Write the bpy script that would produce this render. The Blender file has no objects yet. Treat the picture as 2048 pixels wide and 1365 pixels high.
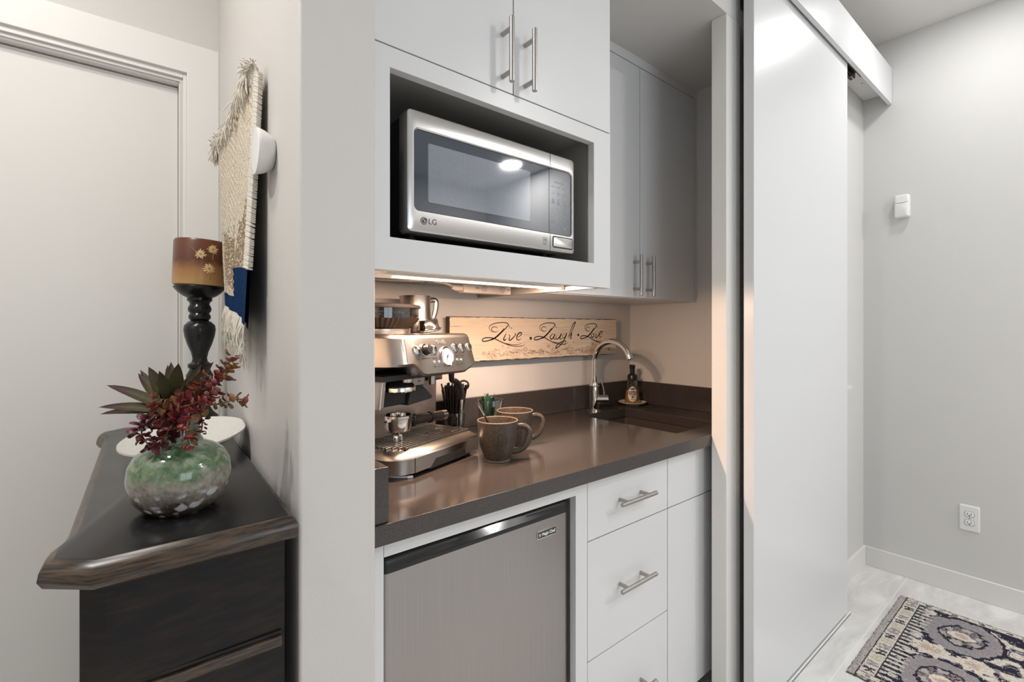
import bpy, bmesh, math, random
from mathutils import Matrix, Vector
random.seed(7)
S = bpy.context.scene
COL = S.collection
PI = math.pi

# ------------------------------------------------------------------ helpers
def lin(c):
    c /= 255.0
    return c / 12.92 if c <= .04045 else ((c + .055) / 1.055) ** 2.4

def rgb(r, g, b):
    return (lin(r), lin(g), lin(b), 1)

class MB:
    """collects shapes into one mesh"""
    def __init__(s):
        s.bm = bmesh.new()
        s.tint = None

    def _xf(s, vs, M):
        if M is not None:
            for v in vs:
                v.co = M @ v.co

    def face(s, vs, mi=0):
        try:
            f = s.bm.faces.new(vs)
            f.material_index = mi
            return f
        except ValueError:
            return None

    def box(s, x0, x1, y0, y1, z0, z1, mi=0, M=None):
        c = [(x0, y0, z0), (x1, y0, z0), (x1, y1, z0), (x0, y1, z0), (x0, y0, z1), (x1, y0, z1), (x1, y1, z1), (x0, y1, z1)]
        v = [s.bm.verts.new(p) for p in c]
        s._xf(v, M)
        for q in ((0, 3, 2, 1), (4, 5, 6, 7), (0, 1, 5, 4), (1, 2, 6, 5), (2, 3, 7, 6), (3, 0, 4, 7)):
            s.face([v[i] for i in q], mi)
        return s

    def loft(s, rings, cap0=True, cap1=True, closed=True, mi=0, M=None):
        R = [[s.bm.verts.new(p) for p in r] for r in rings]
        for r in R:
            s._xf(r, M)
        n = len(R[0])
        for a, b in zip(R, R[1:]):
            for i in range(n if closed else n - 1):
                j = (i + 1) % n
                s.face([a[i], a[j], b[j], b[i]], mi)
        if closed and cap0:
            s.face(list(reversed(R[0])), mi)
        if closed and cap1:
            s.face(R[-1], mi)
        return s

    def prism(s, poly, z0, z1, mi=0, M=None):
        return s.loft([[(x, y, z0) for x, y in poly], [(x, y, z1) for x, y in poly]], mi=mi, M=M)

    def lathe(s, prof, c=(0, 0, 0), n=32, mi=0, M=None, cap0=True, cap1=True, sx=1, sy=1):
        rings = []
        for r, z in prof:
            r = max(r, 1e-5)
            rings.append([(c[0] + sx * r * math.cos(2 * PI * k / n), c[1] + sy * r * math.sin(2 * PI * k / n), c[2] + z) for k in range(n)])
        return s.loft(rings, cap0, cap1, mi=mi, M=M)

    def tube(s, pts, r, n=10, mi=0, caps=True, M=None, flat=1.0):
        pts = [Vector(p) for p in pts]
        rs = r if isinstance(r, (list, tuple)) else [r] * len(pts)
        up = Vector((0, 0, 1))
        rings = []
        prev = None
        for i, p in enumerate(pts):
            t = (pts[min(i + 1, len(pts) - 1)] - pts[max(i - 1, 0)])
            if t.length < 1e-9:
                t = Vector((0, 0, 1))
            t.normalize()
            if prev is None:
                a = t.cross(up if abs(t.z) < .9 else Vector((1, 0, 0))).normalized()
            else:
                a = (prev - t * prev.dot(t)).normalized()
            prev = a
            b = t.cross(a)
            rings.append([tuple(p + (a * math.cos(2 * PI * k / n) + b * math.sin(2 * PI * k / n) * flat) * rs[i]) for k in range(n)])
        return s.loft(rings, caps, caps, mi=mi, M=M)

    def cyl(s, p0, p1, r, r1=None, n=24, mi=0, M=None):
        return s.tube([p0, p1], [r, r if r1 is None else r1], n=n, mi=mi, M=M)

    def ball(s, c, r, n=16, m=10, mi=0, M=None, sz=1.0):
        prof = [(r * math.sin(PI * k / m), -r * sz * math.cos(PI * k / m)) for k in range(m + 1)]
        return s.lathe(prof, c, n, mi=mi, M=M)

    def disc(s, c, r, n=24, mi=0, M=None):
        v = [s.bm.verts.new((c[0] + r * math.cos(2 * PI * k / n), c[1] + r * math.sin(2 * PI * k / n), c[2])) for k in range(n)]
        s._xf(v, M)
        s.face(v, mi)
        return s

    def quad(s, pts, mi=0, M=None):
        v = [s.bm.verts.new(p) for p in pts]
        s._xf(v, M)
        s.face(v, mi)
        return s

    def ringbox(s, o, i, z0, z1, mi=0):
        """box with a rectangular hole: o, i = (x0, x1, y0, y1)"""
        def L(q, z):
            return [s.bm.verts.new(p) for p in ((q[0], q[2], z), (q[1], q[2], z), (q[1], q[3], z), (q[0], q[3], z))]
        ob, ot, ib, it = L(o, z0), L(o, z1), L(i, z0), L(i, z1)
        for k in range(4):
            j = (k + 1) % 4
            s.face([ot[k], ot[j], it[j], it[k]], mi)
            s.face([ob[j], ob[k], ib[k], ib[j]], mi)
            s.face([ob[k], ob[j], ot[j], ot[k]], mi)
            s.face([ib[j], ib[k], it[k], it[j]], mi)
        return s

    def ribbon(s, pts, w, plane_M, t=.0004, mi=0):
        """flat pen stroke in the xy plane of plane_M; w = list of widths"""
        P = [Vector((p[0], p[1])) for p in pts]
        Ls, Rs = [], []
        for k, p in enumerate(P):
            d = P[min(k + 1, len(P) - 1)] - P[max(k - 1, 0)]
            if d.length < 1e-9:
                d = Vector((1, 0))
            d.normalize()
            nn = Vector((-d.y, d.x)) * w[k] * .5
            Ls.append(p + nn)
            Rs.append(p - nn)
        V = [[s.bm.verts.new(plane_M @ Vector((q.x, q.y, t))) for q in side] for side in (Ls, Rs)]
        for k in range(len(P) - 1):
            s.face([V[1][k], V[1][k + 1], V[0][k + 1], V[0][k]], mi)
        return s

    def text(s, string, size, M, align='CENTER', depth=.0003, mi=0, shear=0, spacing=1.0, sx=1.0, bold=0):
        cu = bpy.data.curves.new('txt', 'FONT')
        cu.body = string
        cu.size = size
        cu.align_x = align
        cu.align_y = 'CENTER'
        cu.extrude = depth
        cu.shear = shear
        cu.space_character = spacing
        cu.offset = bold
        cu.resolution_u = 3
        o = bpy.data.objects.new('txt', cu)
        COL.objects.link(o)
        bpy.context.view_layer.update()
        me = bpy.data.meshes.new_from_object(o.evaluated_get(bpy.context.evaluated_depsgraph_get()))
        bpy.data.objects.remove(o)
        bpy.data.curves.remove(cu)
        me.transform(M @ Matrix.Diagonal((sx, 1, 1, 1)))
        n0 = len(s.bm.faces)
        s.bm.from_mesh(me)
        s.bm.faces.ensure_lookup_table()
        for f in s.bm.faces[n0:]:
            f.material_index = mi
        bpy.data.meshes.remove(me)
        return s

def smoothpath(pts, k=6):
    """Catmull-Rom through pts"""
    P = [Vector(p) for p in pts]
    out = []
    for i in range(len(P) - 1):
        p0, p1, p2, p3 = P[max(i - 1, 0)], P[i], P[i + 1], P[min(i + 2, len(P) - 1)]
        for j in range(k):
            t = j / k
            out.append(.5 * ((2 * p1) + (p2 - p0) * t + (2 * p0 - 5 * p1 + 4 * p2 - p3) * t * t + (3 * p1 - p0 - 3 * p2 + p3) * t ** 3))
    out.append(P[-1])
    return out

ROOTM = {}

def thing(name, label, cat, loc=(0, 0, 0), rz=0, group=None):
    o = bpy.data.objects.new(name, None)
    o.empty_display_size = .05
    COL.objects.link(o)
    o.location = loc
    o.rotation_euler = (0, 0, rz)
    o['label'] = label
    o['category'] = cat
    if group:
        o['group'] = group
    ROOTM[o.name] = Matrix.Translation(loc) @ Matrix.Rotation(rz, 4, 'Z')
    return o

def root_of(o):
    while o.parent:
        o = o.parent
    return o

def obj(name, mb, mats, parent=None, world=False, bev=0, seg=2, ang=35, flat=False, recalc=True, label=None):
    """world=True: the shapes were given in world coordinates"""
    bm = mb.bm
    if recalc:
        bmesh.ops.recalc_face_normals(bm, faces=bm.faces)
    me = bpy.data.meshes.new(name)
    if world and parent is not None:
        r = root_of(parent)
        if r.name in ROOTM:
            bm.transform(ROOTM[r.name].inverted())
    bm.to_mesh(me)
    bm.free()
    for m in (mats if isinstance(mats, (list, tuple)) else [mats]):
        me.materials.append(m)
    if not flat:
        me.polygons.foreach_set('use_smooth', [True] * len(me.polygons))
        me.set_sharp_from_angle(angle=math.radians(ang))
    o = bpy.data.objects.new(name, me)
    COL.objects.link(o)
    if parent is not None:
        o.parent = parent
    if bev:
        b = o.modifiers.new('bevel', 'BEVEL')
        b.width = bev
        b.segments = seg
        b.limit_method = 'ANGLE'
        b.angle_limit = math.radians(40)
        b.harden_normals = True
    if label:
        o['label'] = label
    return o

def tag(o, label, cat, group=None):
    o['label'] = label
    o['category'] = cat
    if group:
        o['group'] = group
    return o

def struct(name, mb, mats, bev=0, parent=None, **k):
    o = obj(name, mb, mats, parent, bev=bev, **k)
    if parent is None:
        o['kind'] = 'structure'
    return o

# ------------------------------------------------------------------ materials
def newmat(name):
    m = bpy.data.materials.new(name)
    m.use_nodes = True
    nt = m.node_tree
    b = nt.nodes['Principled BSDF']
    return m, nt, b

def N(nt, typ, **kw):
    n = nt.nodes.new(typ)
    for k, v in kw.items():
        if k in n.inputs:
            n.inputs[k].default_value = v
        else:
            setattr(n, k, v)
    return n

def mat(name, col, rough=.5, metal=0, var=0, vscale=8, bump=0, bscale=200, spec=.5, coat=0, trans=0, ior=1.45, aniso_stretch=None, rvar=0, emit=None, estr=0):
    m, nt, b = newmat(name)
    b.inputs['Base Color'].default_value = col
    b.inputs['Roughness'].default_value = rough
    b.inputs['Metallic'].default_value = metal
    b.inputs['Specular IOR Level'].default_value = spec
    b.inputs['Coat Weight'].default_value = coat
    b.inputs['Coat Roughness'].default_value = .05
    b.inputs['Transmission Weight'].default_value = trans
    b.inputs['IOR'].default_value = ior
    if emit:
        b.inputs['Emission Color'].default_value = emit
        b.inputs['Emission Strength'].default_value = estr
    tc = N(nt, 'ShaderNodeTexCoord')
    src = tc.outputs['Object']
    if aniso_stretch:
        mp = N(nt, 'ShaderNodeMapping')
        mp.inputs['Scale'].default_value = aniso_stretch
        nt.links.new(src, mp.inputs['Vector'])
        src = mp.outputs['Vector']
    if var or rvar:
        nz = N(nt, 'ShaderNodeTexNoise', Scale=vscale, Detail=4.0)
        nt.links.new(src, nz.inputs['Vector'])
    if var:
        mx = N(nt, 'ShaderNodeMix', data_type='RGBA')
        mx.inputs[6].default_value = tuple(c * (1 - var) for c in col[:3]) + (1,)
        mx.inputs[7].default_value = tuple(min(1, c * (1 + var)) for c in col[:3]) + (1,)
        nt.links.new(nz.outputs['Fac'], mx.inputs[0])
        nt.links.new(mx.outputs[2], b.inputs['Base Color'])
    if rvar:
        mr = N(nt, 'ShaderNodeMapRange')
        mr.inputs['To Min'].default_value = max(0, rough - rvar)
        mr.inputs['To Max'].default_value = rough + rvar
        nt.links.new(nz.outputs['Fac'], mr.inputs['Value'])
        nt.links.new(mr.outputs['Result'], b.inputs['Roughness'])
    if bump:
        nb = N(nt, 'ShaderNodeTexNoise', Scale=bscale, Detail=2.0)
        nt.links.new(src, nb.inputs['Vector'])
        bp = N(nt, 'ShaderNodeBump', Strength=bump, Distance=.002)
        nt.links.new(nb.outputs['Fac'], bp.inputs['Height'])
        nt.links.new(bp.outputs['Normal'], b.inputs['Normal'])
    return m

def attrmat(name, attr, rough=.6, bump=0, bscale=150, stretch=None, spec=.3):
    m, nt, b = newmat(name)
    a = N(nt, 'ShaderNodeAttribute', attribute_name=attr)
    tc = N(nt, 'ShaderNodeTexCoord')
    nz = N(nt, 'ShaderNodeTexNoise', Scale=bscale, Detail=2.0)
    src = tc.outputs['Object']
    if stretch:
        mp = N(nt, 'ShaderNodeMapping')
        mp.inputs['Scale'].default_value = stretch
        nt.links.new(src, mp.inputs['Vector'])
        src = mp.outputs['Vector']
    nt.links.new(src, nz.inputs['Vector'])
    mr = N(nt, 'ShaderNodeMapRange')
    mr.inputs['To Min'].default_value = .75
    mr.inputs['To Max'].default_value = 1.25
    nt.links.new(nz.outputs['Fac'], mr.inputs['Value'])
    mx = N(nt, 'ShaderNodeVectorMath', operation='SCALE')
    nt.links.new(a.outputs['Color'], mx.inputs[0])
    nt.links.new(mr.outputs['Result'], mx.inputs['Scale'])
    nt.links.new(mx.outputs['Vector'], b.inputs['Base Color'])
    b.inputs['Roughness'].default_value = rough
    b.inputs['Specular IOR Level'].default_value = spec
    if bump:
        bp = N(nt, 'ShaderNodeBump', Strength=bump, Distance=.004)
        nt.links.new(nz.outputs['Fac'], bp.inputs['Height'])
        nt.links.new(bp.outputs['Normal'], b.inputs['Normal'])
    return m

M_wall = mat('wall_paint', (.60, .58, .555, 1), .55, var=.02, vscale=3, bump=.12, bscale=260)
M_wall_hall = mat('hall_wall_paint', (.64, .635, .62, 1), .6, var=.02, vscale=3, bump=.08, bscale=260)
M_ceil = mat('ceiling_paint', (.72, .71, .69, 1), .8, bump=.05, bscale=200)
M_trim = mat('white_trim_paint', (.74, .73, .70, 1), .38, var=.01)
M_doorL = mat('left_door_paint', (.69, .675, .645, 1), .45, var=.015, vscale=2)
M_doorS = mat('sliding_door_paint', (.70, .71, .72, 1), .3, var=.01, vscale=2)
M_cab = mat('cabinet_white', (.69, .695, .70, 1), .3, var=.01, vscale=3)
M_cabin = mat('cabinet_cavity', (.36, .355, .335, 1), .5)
M_dark = mat('dark_gap', (.012, .012, .012, 1), .8)
M_black = mat('black_plastic', (.012, .012, .013, 1), .28)
M_blackm = mat('black_matte', (.018, .018, .018, 1), .55)
M_nickel = mat('brushed_nickel', (.42, .405, .385, 1), .34, 1, aniso_stretch=(200, 200, 4), var=.08)
M_chrome = mat('chrome', (.80, .78, .75, 1), .07, 1)
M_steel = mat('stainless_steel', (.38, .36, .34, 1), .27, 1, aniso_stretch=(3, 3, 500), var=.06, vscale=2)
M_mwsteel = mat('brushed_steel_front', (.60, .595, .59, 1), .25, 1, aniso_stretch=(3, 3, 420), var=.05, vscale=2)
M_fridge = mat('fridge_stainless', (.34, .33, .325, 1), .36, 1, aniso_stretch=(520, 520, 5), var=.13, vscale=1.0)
M_white = mat('white_plastic', (.80, .80, .79, 1), .35)
M_whiteglass = mat('white_gloss', (.80, .80, .78, 1), .15)
def thin_glass(name, col=(.95, .97, .96, 1), op=.12):
    m, nt, b = newmat(name)
    out = nt.nodes['Material Output']
    tr = N(nt, 'ShaderNodeBsdfTransparent', Color=col)
    gl = N(nt, 'ShaderNodeBsdfGlossy', Roughness=.03)
    lw = N(nt, 'ShaderNodeLayerWeight', Blend=.25)
    mr = N(nt, 'ShaderNodeMapRange')
    mr.inputs['To Min'].default_value = op * .35
    mr.inputs['To Max'].default_value = .75
    nt.links.new(lw.outputs['Facing'], mr.inputs['Value'])
    ms = N(nt, 'ShaderNodeMixShader')
    nt.links.new(mr.outputs['Result'], ms.inputs[0])
    nt.links.new(tr.outputs[0], ms.inputs[1])
    nt.links.new(gl.outputs[0], ms.inputs[2])
    nt.links.new(ms.outputs[0], out.inputs['Surface'])
    return m
M_glass = thin_glass('clear_glass')
M_smoke = thin_glass('smoky_plastic', (.34, .33, .34, 1), .25)

def quartz():
    m, nt, b = newmat('brown_quartz')
    tc = N(nt, 'ShaderNodeTexCoord')
    n1 = N(nt, 'ShaderNodeTexNoise', Scale=420.0, Detail=2.0)
    n2 = N(nt, 'ShaderNodeTexVoronoi', Scale=330.0)
    nt.links.new(tc.outputs['Object'], n1.inputs['Vector'])
    nt.links.new(tc.outputs['Object'], n2.inputs['Vector'])
    r = N(nt, 'ShaderNodeValToRGB')
    r.color_ramp.elements[0].position = .35
    r.color_ramp.elements[0].color = (.040, .034, .032, 1)
    r.color_ramp.elements[1].position = .7
    r.color_ramp.elements[1].color = (.066, .057, .053, 1)
    nt.links.new(n1.outputs['Fac'], r.inputs['Fac'])
    r2 = N(nt, 'ShaderNodeValToRGB')
    r2.color_ramp.elements[0].position = .02
    r2.color_ramp.elements[0].color = (1, 1, 1, 1)
    r2.color_ramp.elements[1].position = .10
    r2.color_ramp.elements[1].color = (0, 0, 0, 1)
    nt.links.new(n2.outputs['Distance'], r2.inputs['Fac'])
    n3 = N(nt, 'ShaderNodeTexNoise', Scale=90.0)
    nt.links.new(tc.outputs['Object'], n3.inputs['Vector'])
    gt = N(nt, 'ShaderNodeMath', operation='GREATER_THAN')
    gt.inputs[1].default_value = .58
    nt.links.new(n3.outputs['Fac'], gt.inputs[0])
    mu = N(nt, 'ShaderNodeMath', operation='MULTIPLY')
    nt.links.new(r2.outputs['Color'], mu.inputs[0])
    nt.links.new(gt.outputs[0], mu.inputs[1])
    mx = N(nt, 'ShaderNodeMix', data_type='RGBA')
    mx.inputs[7].default_value = (.30, .28, .27, 1)
    nt.links.new(mu.outputs[0], mx.inputs[0])
    nt.links.new(r.outputs['Color'], mx.inputs[6])
    nt.links.new(mx.outputs[2], b.inputs['Base Color'])
    b.inputs['Roughness'].default_value = .14
    return m
M_quartz = quartz()
M_sink = mat('brown_composite_sink', (.062, .05, .044, 1), .35, var=.2, vscale=300)

def floor_mat():
    m, nt, b = newmat('grey_concrete_tile')
    tc = N(nt, 'ShaderNodeTexCoord')
    sep = N(nt, 'ShaderNodeSeparateXYZ')
    nt.links.new(tc.outputs['Object'], sep.inputs[0])
    def dist(sock, off, period):
        a = N(nt, 'ShaderNodeMath', operation='SUBTRACT')
        a.inputs[1].default_value = off - period / 2
        nt.links.new(sock, a.inputs[0])
        mo = N(nt, 'ShaderNodeMath', operation='FLOORED_MODULO')
        mo.inputs[1].default_value = period
        nt.links.new(a.outputs[0], mo.inputs[0])
        s2 = N(nt, 'ShaderNodeMath', operation='SUBTRACT')
        s2.inputs[1].default_value = period / 2
        nt.links.new(mo.outputs[0], s2.inputs[0])
        ab = N(nt, 'ShaderNodeMath', operation='ABSOLUTE')
        nt.links.new(s2.outputs[0], ab.inputs[0])
        return ab.outputs[0], a.outputs[0]
    dy, _ = dist(sep.outputs['Y'], .601, .603)
    dx, _ = dist(sep.outputs['X'], 2.505, 1.206)
    mn = N(nt, 'ShaderNodeMath', operation='MINIMUM')
    nt.links.new(dy, mn.inputs[0])
    nt.links.new(dx, mn.inputs[1])
    lt = N(nt, 'ShaderNodeMath', operation='LESS_THAN')
    lt.inputs[1].default_value = .0016
    nt.links.new(mn.outputs[0], lt.inputs[0])
    mp = N(nt, 'ShaderNodeMapping')
    mp.inputs['Scale'].default_value = (1.0, 3.2, 1)
    mp.inputs['Rotation'].default_value = (0, 0, .5)
    nt.links.new(tc.outputs['Object'], mp.inputs['Vector'])
    nz = N(nt, 'ShaderNodeTexNoise', Scale=3.0, Detail=8.0, Roughness=.62)
    nz.inputs['Distortion'].default_value = .6
    nt.links.new(mp.outputs['Vector'], nz.inputs['Vector'])
    r = N(nt, 'ShaderNodeValToRGB')
    r.color_ramp.elements[0].position = .36
    r.color_ramp.elements[0].color = (.58, .57, .55, 1)
    r.color_ramp.elements[1].position = .62
    r.color_ramp.elements[1].color = (.76, .755, .74, 1)
    nt.links.new(nz.outputs['Fac'], r.inputs['Fac'])
    mx = N(nt, 'ShaderNodeMix', data_type='RGBA')
    mx.inputs[7].default_value = (.80, .79, .77, 1)
    nt.links.new(lt.outputs[0], mx.inputs[0])
    nt.links.new(r.outputs['Color'], mx.inputs[6])
    nt.links.new(mx.outputs[2], b.inputs['Base Color'])
    b.inputs['Roughness'].default_value = .42
    return m
M_floor = floor_mat()

# ------------------------------------------------------------------ the room
H = 1.265                      # eye height
CEIL = 2.766
XR = 3.0964                    # right wall
YW = .79                       # wall the sliding door runs along
XJ = 1.510                    # right jamb of the opening
XPL, XPR = .2158, .342         # pier
YB, XNR = 1.43, 1.9124         # niche back wall / right wall
SOF = 2.283
NK = Matrix.Translation((XPL, YW, 0)) @ Matrix.Rotation(math.radians(-1.8), 4, 'Z')   # the hall corner with the chest is very slightly out of square
RZN = math.radians(-1.8)
YN = 1.0394                    # door wall, in the corner's own axes
def nk(x, y, z=0):
    return tuple(NK @ Vector((x, y, z)))

struct('floor', MB().box(-1.4, XR + .1, -2.6, 2.0, -.08, 0), M_floor)
struct('ceiling', MB().box(-1.4, XR + .1, -2.6, 2.0, CEIL, CEIL + .08), M_ceil)
# pier with the hall-side wall
a, b_ = nk(0, 0), nk(0, YN + .02)
w = MB().prism([(a[0], a[1]), (XPR, YW), (XPR, 2.0), (b_[0], 2.0), (b_[0], b_[1])], 0, CEIL)
struct('wall_left', w, M_wall, bev=.006, seg=3)
# wall with the hall door
DX0, DX1, DH = -1.06, -.105, 2.045
w = MB()
w.box(DX1, .0, YN, YN + .12, 0, CEIL, M=NK)
w.box(-1.75, DX0, YN, YN + .12, 0, CEIL, M=NK)
w.box(DX0, DX1, YN, YN + .12, DH, CEIL, M=NK)
struct('wall_hall', w, M_wall)
struct('wall_back', MB().box(XPR, XNR + .1, YB, YB + .1, 0, SOF), M_wall)
w = MB().prism([(1.6025, YW), (XR, YW), (XR, YW + .12), (XNR + .1, YW + .12), (XNR + .1, YB), (XNR, YB), (XNR, .8022), (1.6025, .8022)], 0, CEIL)
struct('wall_niche', w, M_wall_hall)
struct('wall_right', MB().box(XR, XR + .1, -2.6, .95, 0, CEIL), M_wall_hall)
struct('wall_above', MB().box(XPR, 1.603, .752, YW + .07, SOF + .05, CEIL).box(XPR, XNR, .752, YB, SOF, SOF + .05), M_wall_hall)
struct('wall_west', MB().box(-1.4, -1.3, -2.6, 2.0, 0, CEIL), M_wall)
# wall behind the viewer, with a window
w = MB().box(-1.4, -.3, -2.6, -2.5, 0, CEIL).box(1.3, XR + .1, -2.6, -2.5, 0, CEIL).box(-.3, 1.3, -2.6, -2.5, 0, .85).box(-.3, 1.3, -2.6, -2.5, 2.25, CEIL)
struct('wall_rear', w, M_wall)
w = MB()
for x0, x1, z0, z1 in ((-.3, -.24, .85, 2.25), (1.24, 1.3, .85, 2.25), (-.3, 1.3, .85, .91), (-.3, 1.3, 2.19, 2.25), (.48, .52, .85, 2.25)):
    w.box(x0, x1, -2.56, -2.48, z0, z1)
struct('window_1', w, M_trim)
# jamb lining and face of the opening's right side
struct('trim_1', MB().box(XJ, 1.603, .752, .8025, 0, SOF), M_trim, bev=.002)
# hall door, its casing and jamb
w = MB()
T = -.018
XZ = Matrix(((1, 0, 0, 0), (0, 0, 1, 0), (0, 1, 0, 0), (0, 0, 0, 1)))     # polygon in x, z; extruded along y
w.prism([(0, 0), (0, 2.167), (-1.165, 2.167), (-1.165, 0), (-1.078, 0), (-1.078, 2.0715), (-.0872, 2.0715), (-.0872, 0)], YN + T, YN, M=NK @ XZ)
struct('trim_2', w, M_trim, bev=.002)
w = MB()
for x, z, y0, y1 in ((-.0965, 2.056, YN - .008, YN + .12), (-.107, 2.040, YN + .006, YN + .12)):
    w.box(x, -.087, y0, y1, 0, z + .02, M=NK)
    w.box(-1.078, x, y0, y1, z, z + .03, M=NK)
struct('trim_3', w, M_trim, bev=.0015)
struct('door_1', MB().box(DX0, DX1 - .003, YN + .032, YN + .077, .01, 2.0365, M=NK), M_doorL, bev=.002)
# baseboards
w = MB().box(XR - .015, XR, -2.5, YW - .015, 0, .099)
struct('baseboard_right', w, M_trim, bev=.002)
struct('baseboard_niche', MB().box(1.9, XR, YW - .015, YW, 0, .099), M_trim, bev=.002)
# little sill on the wall behind the sliding door
struct('trim_4', MB().box(2.60, 2.760, .748, YW, .970, .987).box(2.60, 2.745, .772, YW, .88, .970), M_trim, bev=.0015)

# ------------------------------------------------------------------ sliding door
struct('door_2', MB().box(1.5656, 2.4769, .690, .7233, .014, 2.455), M_doorS, bev=.002)
struct('trim_5', MB().box(1.0, 2.50, .684, .7285, 0, .0035).box(1.0, 2.50, .684, .688, 0, .010).box(1.0, 2.50, .7255, .7295, 0, .010), M_white)
v = thing('sliding_door_valance', 'long white box valance hiding the sliding door track under the ceiling', 'valance', (1.7, .73, 2.428))
obj('front_board', MB().box(.36, XR - .003, .666, .683, 2.428, 2.615), M_doorS, v, world=True, bev=.0015)
obj('top_board', MB().box(.36, XR - .003, .683, YW - .001, 2.489, 2.507), M_trim, v, world=True, bev=.001)
tr = MB()
tr.box(.5, 2.705, .690, .742, 2.482, 2.489).box(.5, 2.700, .690, .694, 2.452, 2.482).box(.5, 2.700, .738, .742, 2.452, 2.482)
tr.box(.5, 2.712, .700, .706, 2.460, 2.482).box(.5, 2.712, .724, .730, 2.460, 2.482).box(.5, 2.700, .694, .701, 2.452, 2.455).box(.5, 2.700, .731, .738, 2.452, 2.455)
obj('door_track', tr, mat('dark_bronze_track', (.035, .026, .022, 1), .4, .6), v, world=True)
for x, y in ((2.80, .715), (2.86, .735)):
    obj('screw', MB().cyl((x, y, 2.4875), (x, y, 2.49), .004, n=10), M_steel, v, world=True)

# ------------------------------------------------------------------ cabinets
def bar_handle(parent, p, axis, length, span, r=.006, stand=.033, y0=.835):
    """bar pull whose bar centre sits stand in front of the face at y0; p = (x, z) of the centre"""
    x, z = p
    d = (1, 0) if axis == 'x' else (0, 1)
    y = y0 - stand
    L, s = length / 2, span / 2
    m = MB().cyl((x - d[0] * L, y, z - d[1] * L), (x + d[0] * L, y, z + d[1] * L), r, n=20)
    h_ = obj('handle', m, M_nickel, parent, world=True, bev=.0012)
    for q in (-s, s):
        m = MB().cyl((x + d[0] * q, y0 - .0002, z + d[1] * q), (x + d[0] * q, y, z + d[1] * q), .0052, n=16)
        obj('post', m, M_nickel, h_, world=True)
    return h_

YF = .835
# upper microwave cabinet
c = thing('microwave_cabinet', 'white upper cabinet with two doors above an open cubby holding the microwave', 'cabinet', (.687, 1.13, 1.374))
X0, X1 = .3445, 1.0286
w = MB()
w.box(X0, .389, YF, YF + .02, 1.374, 1.7925).box(.963, X1, YF, YF + .02, 1.374, 1.7925)
w.box(.389, .963, YF, YF + .02, 1.374, 1.436).box(.389, .963, YF, YF + .02, 1.754, 1.7925)
obj('face_frame', w, M_cab, c, world=True)
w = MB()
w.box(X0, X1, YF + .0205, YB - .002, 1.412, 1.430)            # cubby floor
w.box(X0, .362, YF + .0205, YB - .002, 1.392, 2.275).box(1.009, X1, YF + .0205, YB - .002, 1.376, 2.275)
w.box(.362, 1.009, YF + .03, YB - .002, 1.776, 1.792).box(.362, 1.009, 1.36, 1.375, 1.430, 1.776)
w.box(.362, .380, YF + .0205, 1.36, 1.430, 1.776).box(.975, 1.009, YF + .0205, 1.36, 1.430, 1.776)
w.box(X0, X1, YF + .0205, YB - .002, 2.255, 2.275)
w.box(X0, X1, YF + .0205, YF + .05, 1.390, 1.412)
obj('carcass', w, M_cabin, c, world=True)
for x0, x1, hx in ((X0, .687, .657), (.690, X1, .7235)):
    d = obj('door', MB().box(x0, x1, YF, YF + .02, 1.7955, 2.268), M_cab, c, world=True, bev=.0012)
    bar_handle(d, (hx, 1.872), 'z', .142, .094)
obj('crown', MB().box(X0, X1, YF, YF + .02, 2.2705, 2.2825), M_cab, c, world=True)

# tall pair of doors further back
YFB = 1.0833
c = thing('wall_cabinet', 'grey-shaded white wall cabinet with two tall doors set back by the corner', 'cabinet', (1.47, 1.26, 1.377))
w = MB().box(1.031, XNR - .002, YFB + .0205, YB - .002, 1.377, 2.2825)
w.box(1.031, XNR - .002, YFB, YFB + .0205, 2.2475, 2.2825).box(1.896, XNR - .002, YFB, YFB + .0205, 1.377, 2.2475)
obj('carcass', w, M_cab, c, world=True)
for x0, x1, hx in ((1.034, 1.5085, 1.4715), (1.5115, 1.8935, 1.5495)):
    d = obj('door', MB().box(x0, x1, YFB, YFB + .02, 1.379, 2.2445), M_cab, c, world=True, bev=.0012)
    bar_handle(d, (hx, 1.460), 'z', .150, .100, y0=YFB)

# base run
c = thing('fridge_surround', 'white painted frame around the built-in small fridge', 'cabinet', (.63, 1.1, 0))
w = MB()
w.box(.3435, .3765, YF, YF + .02, 0, .8755).box(.3775, .8935, YF, YF + .02, .8395, .8755).box(.8935, .9365, YF, YF + .02, 0, .8755)
w.box(.3435, .3765, YF + .02, 1.40, 0, .8755).box(.918, .9365, YF + .02, 1.40, 0, .8755)
obj('face_frame', w, M_cab, c, world=True)

c = thing('drawer_cabinet', 'white base cabinet with a stack of three drawers beside the small fridge', 'cabinet', (1.12, 1.1, 0))
obj('carcass', MB().box(.9375, 1.306, YF + .0205, 1.40, .09, .875).box(.9375, 1.306, .905, 1.40, 0, .09), M_cab, c, world=True)
for z0, z1, hz in ((.7095, .874, .790), (.396, .7065, .556), (.092, .393, .246)):
    d = obj('drawer', MB().box(.9385, 1.3035, YF, YF + .02, z0, z1), M_cab, c, world=True, bev=.0012)
    bar_handle(d, (1.118, hz), 'x', .160, .096)
c = thing('sink_cabinet', 'white base cabinet under the sink with false front and plain doors', 'cabinet', (1.6, 1.1, 0))
obj('carcass', MB().box(1.307, XNR - .002, YF + .0205, .875, .09, .875).box(1.307, 1.325, .875, 1.40, .09, .875).box(1.89, XNR - .002, .875, 1.40, .09, .875).box(1.325, 1.89, .875, 1.40, .09, .11).box(1.307, XNR - .002, .905, .92, 0, .09), M_cab, c, world=True)
obj('false_front', MB().box(1.3065, XNR - .004, YF, YF + .02, .7095, .874), M_cab, c, world=True, bev=.0012)
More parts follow.
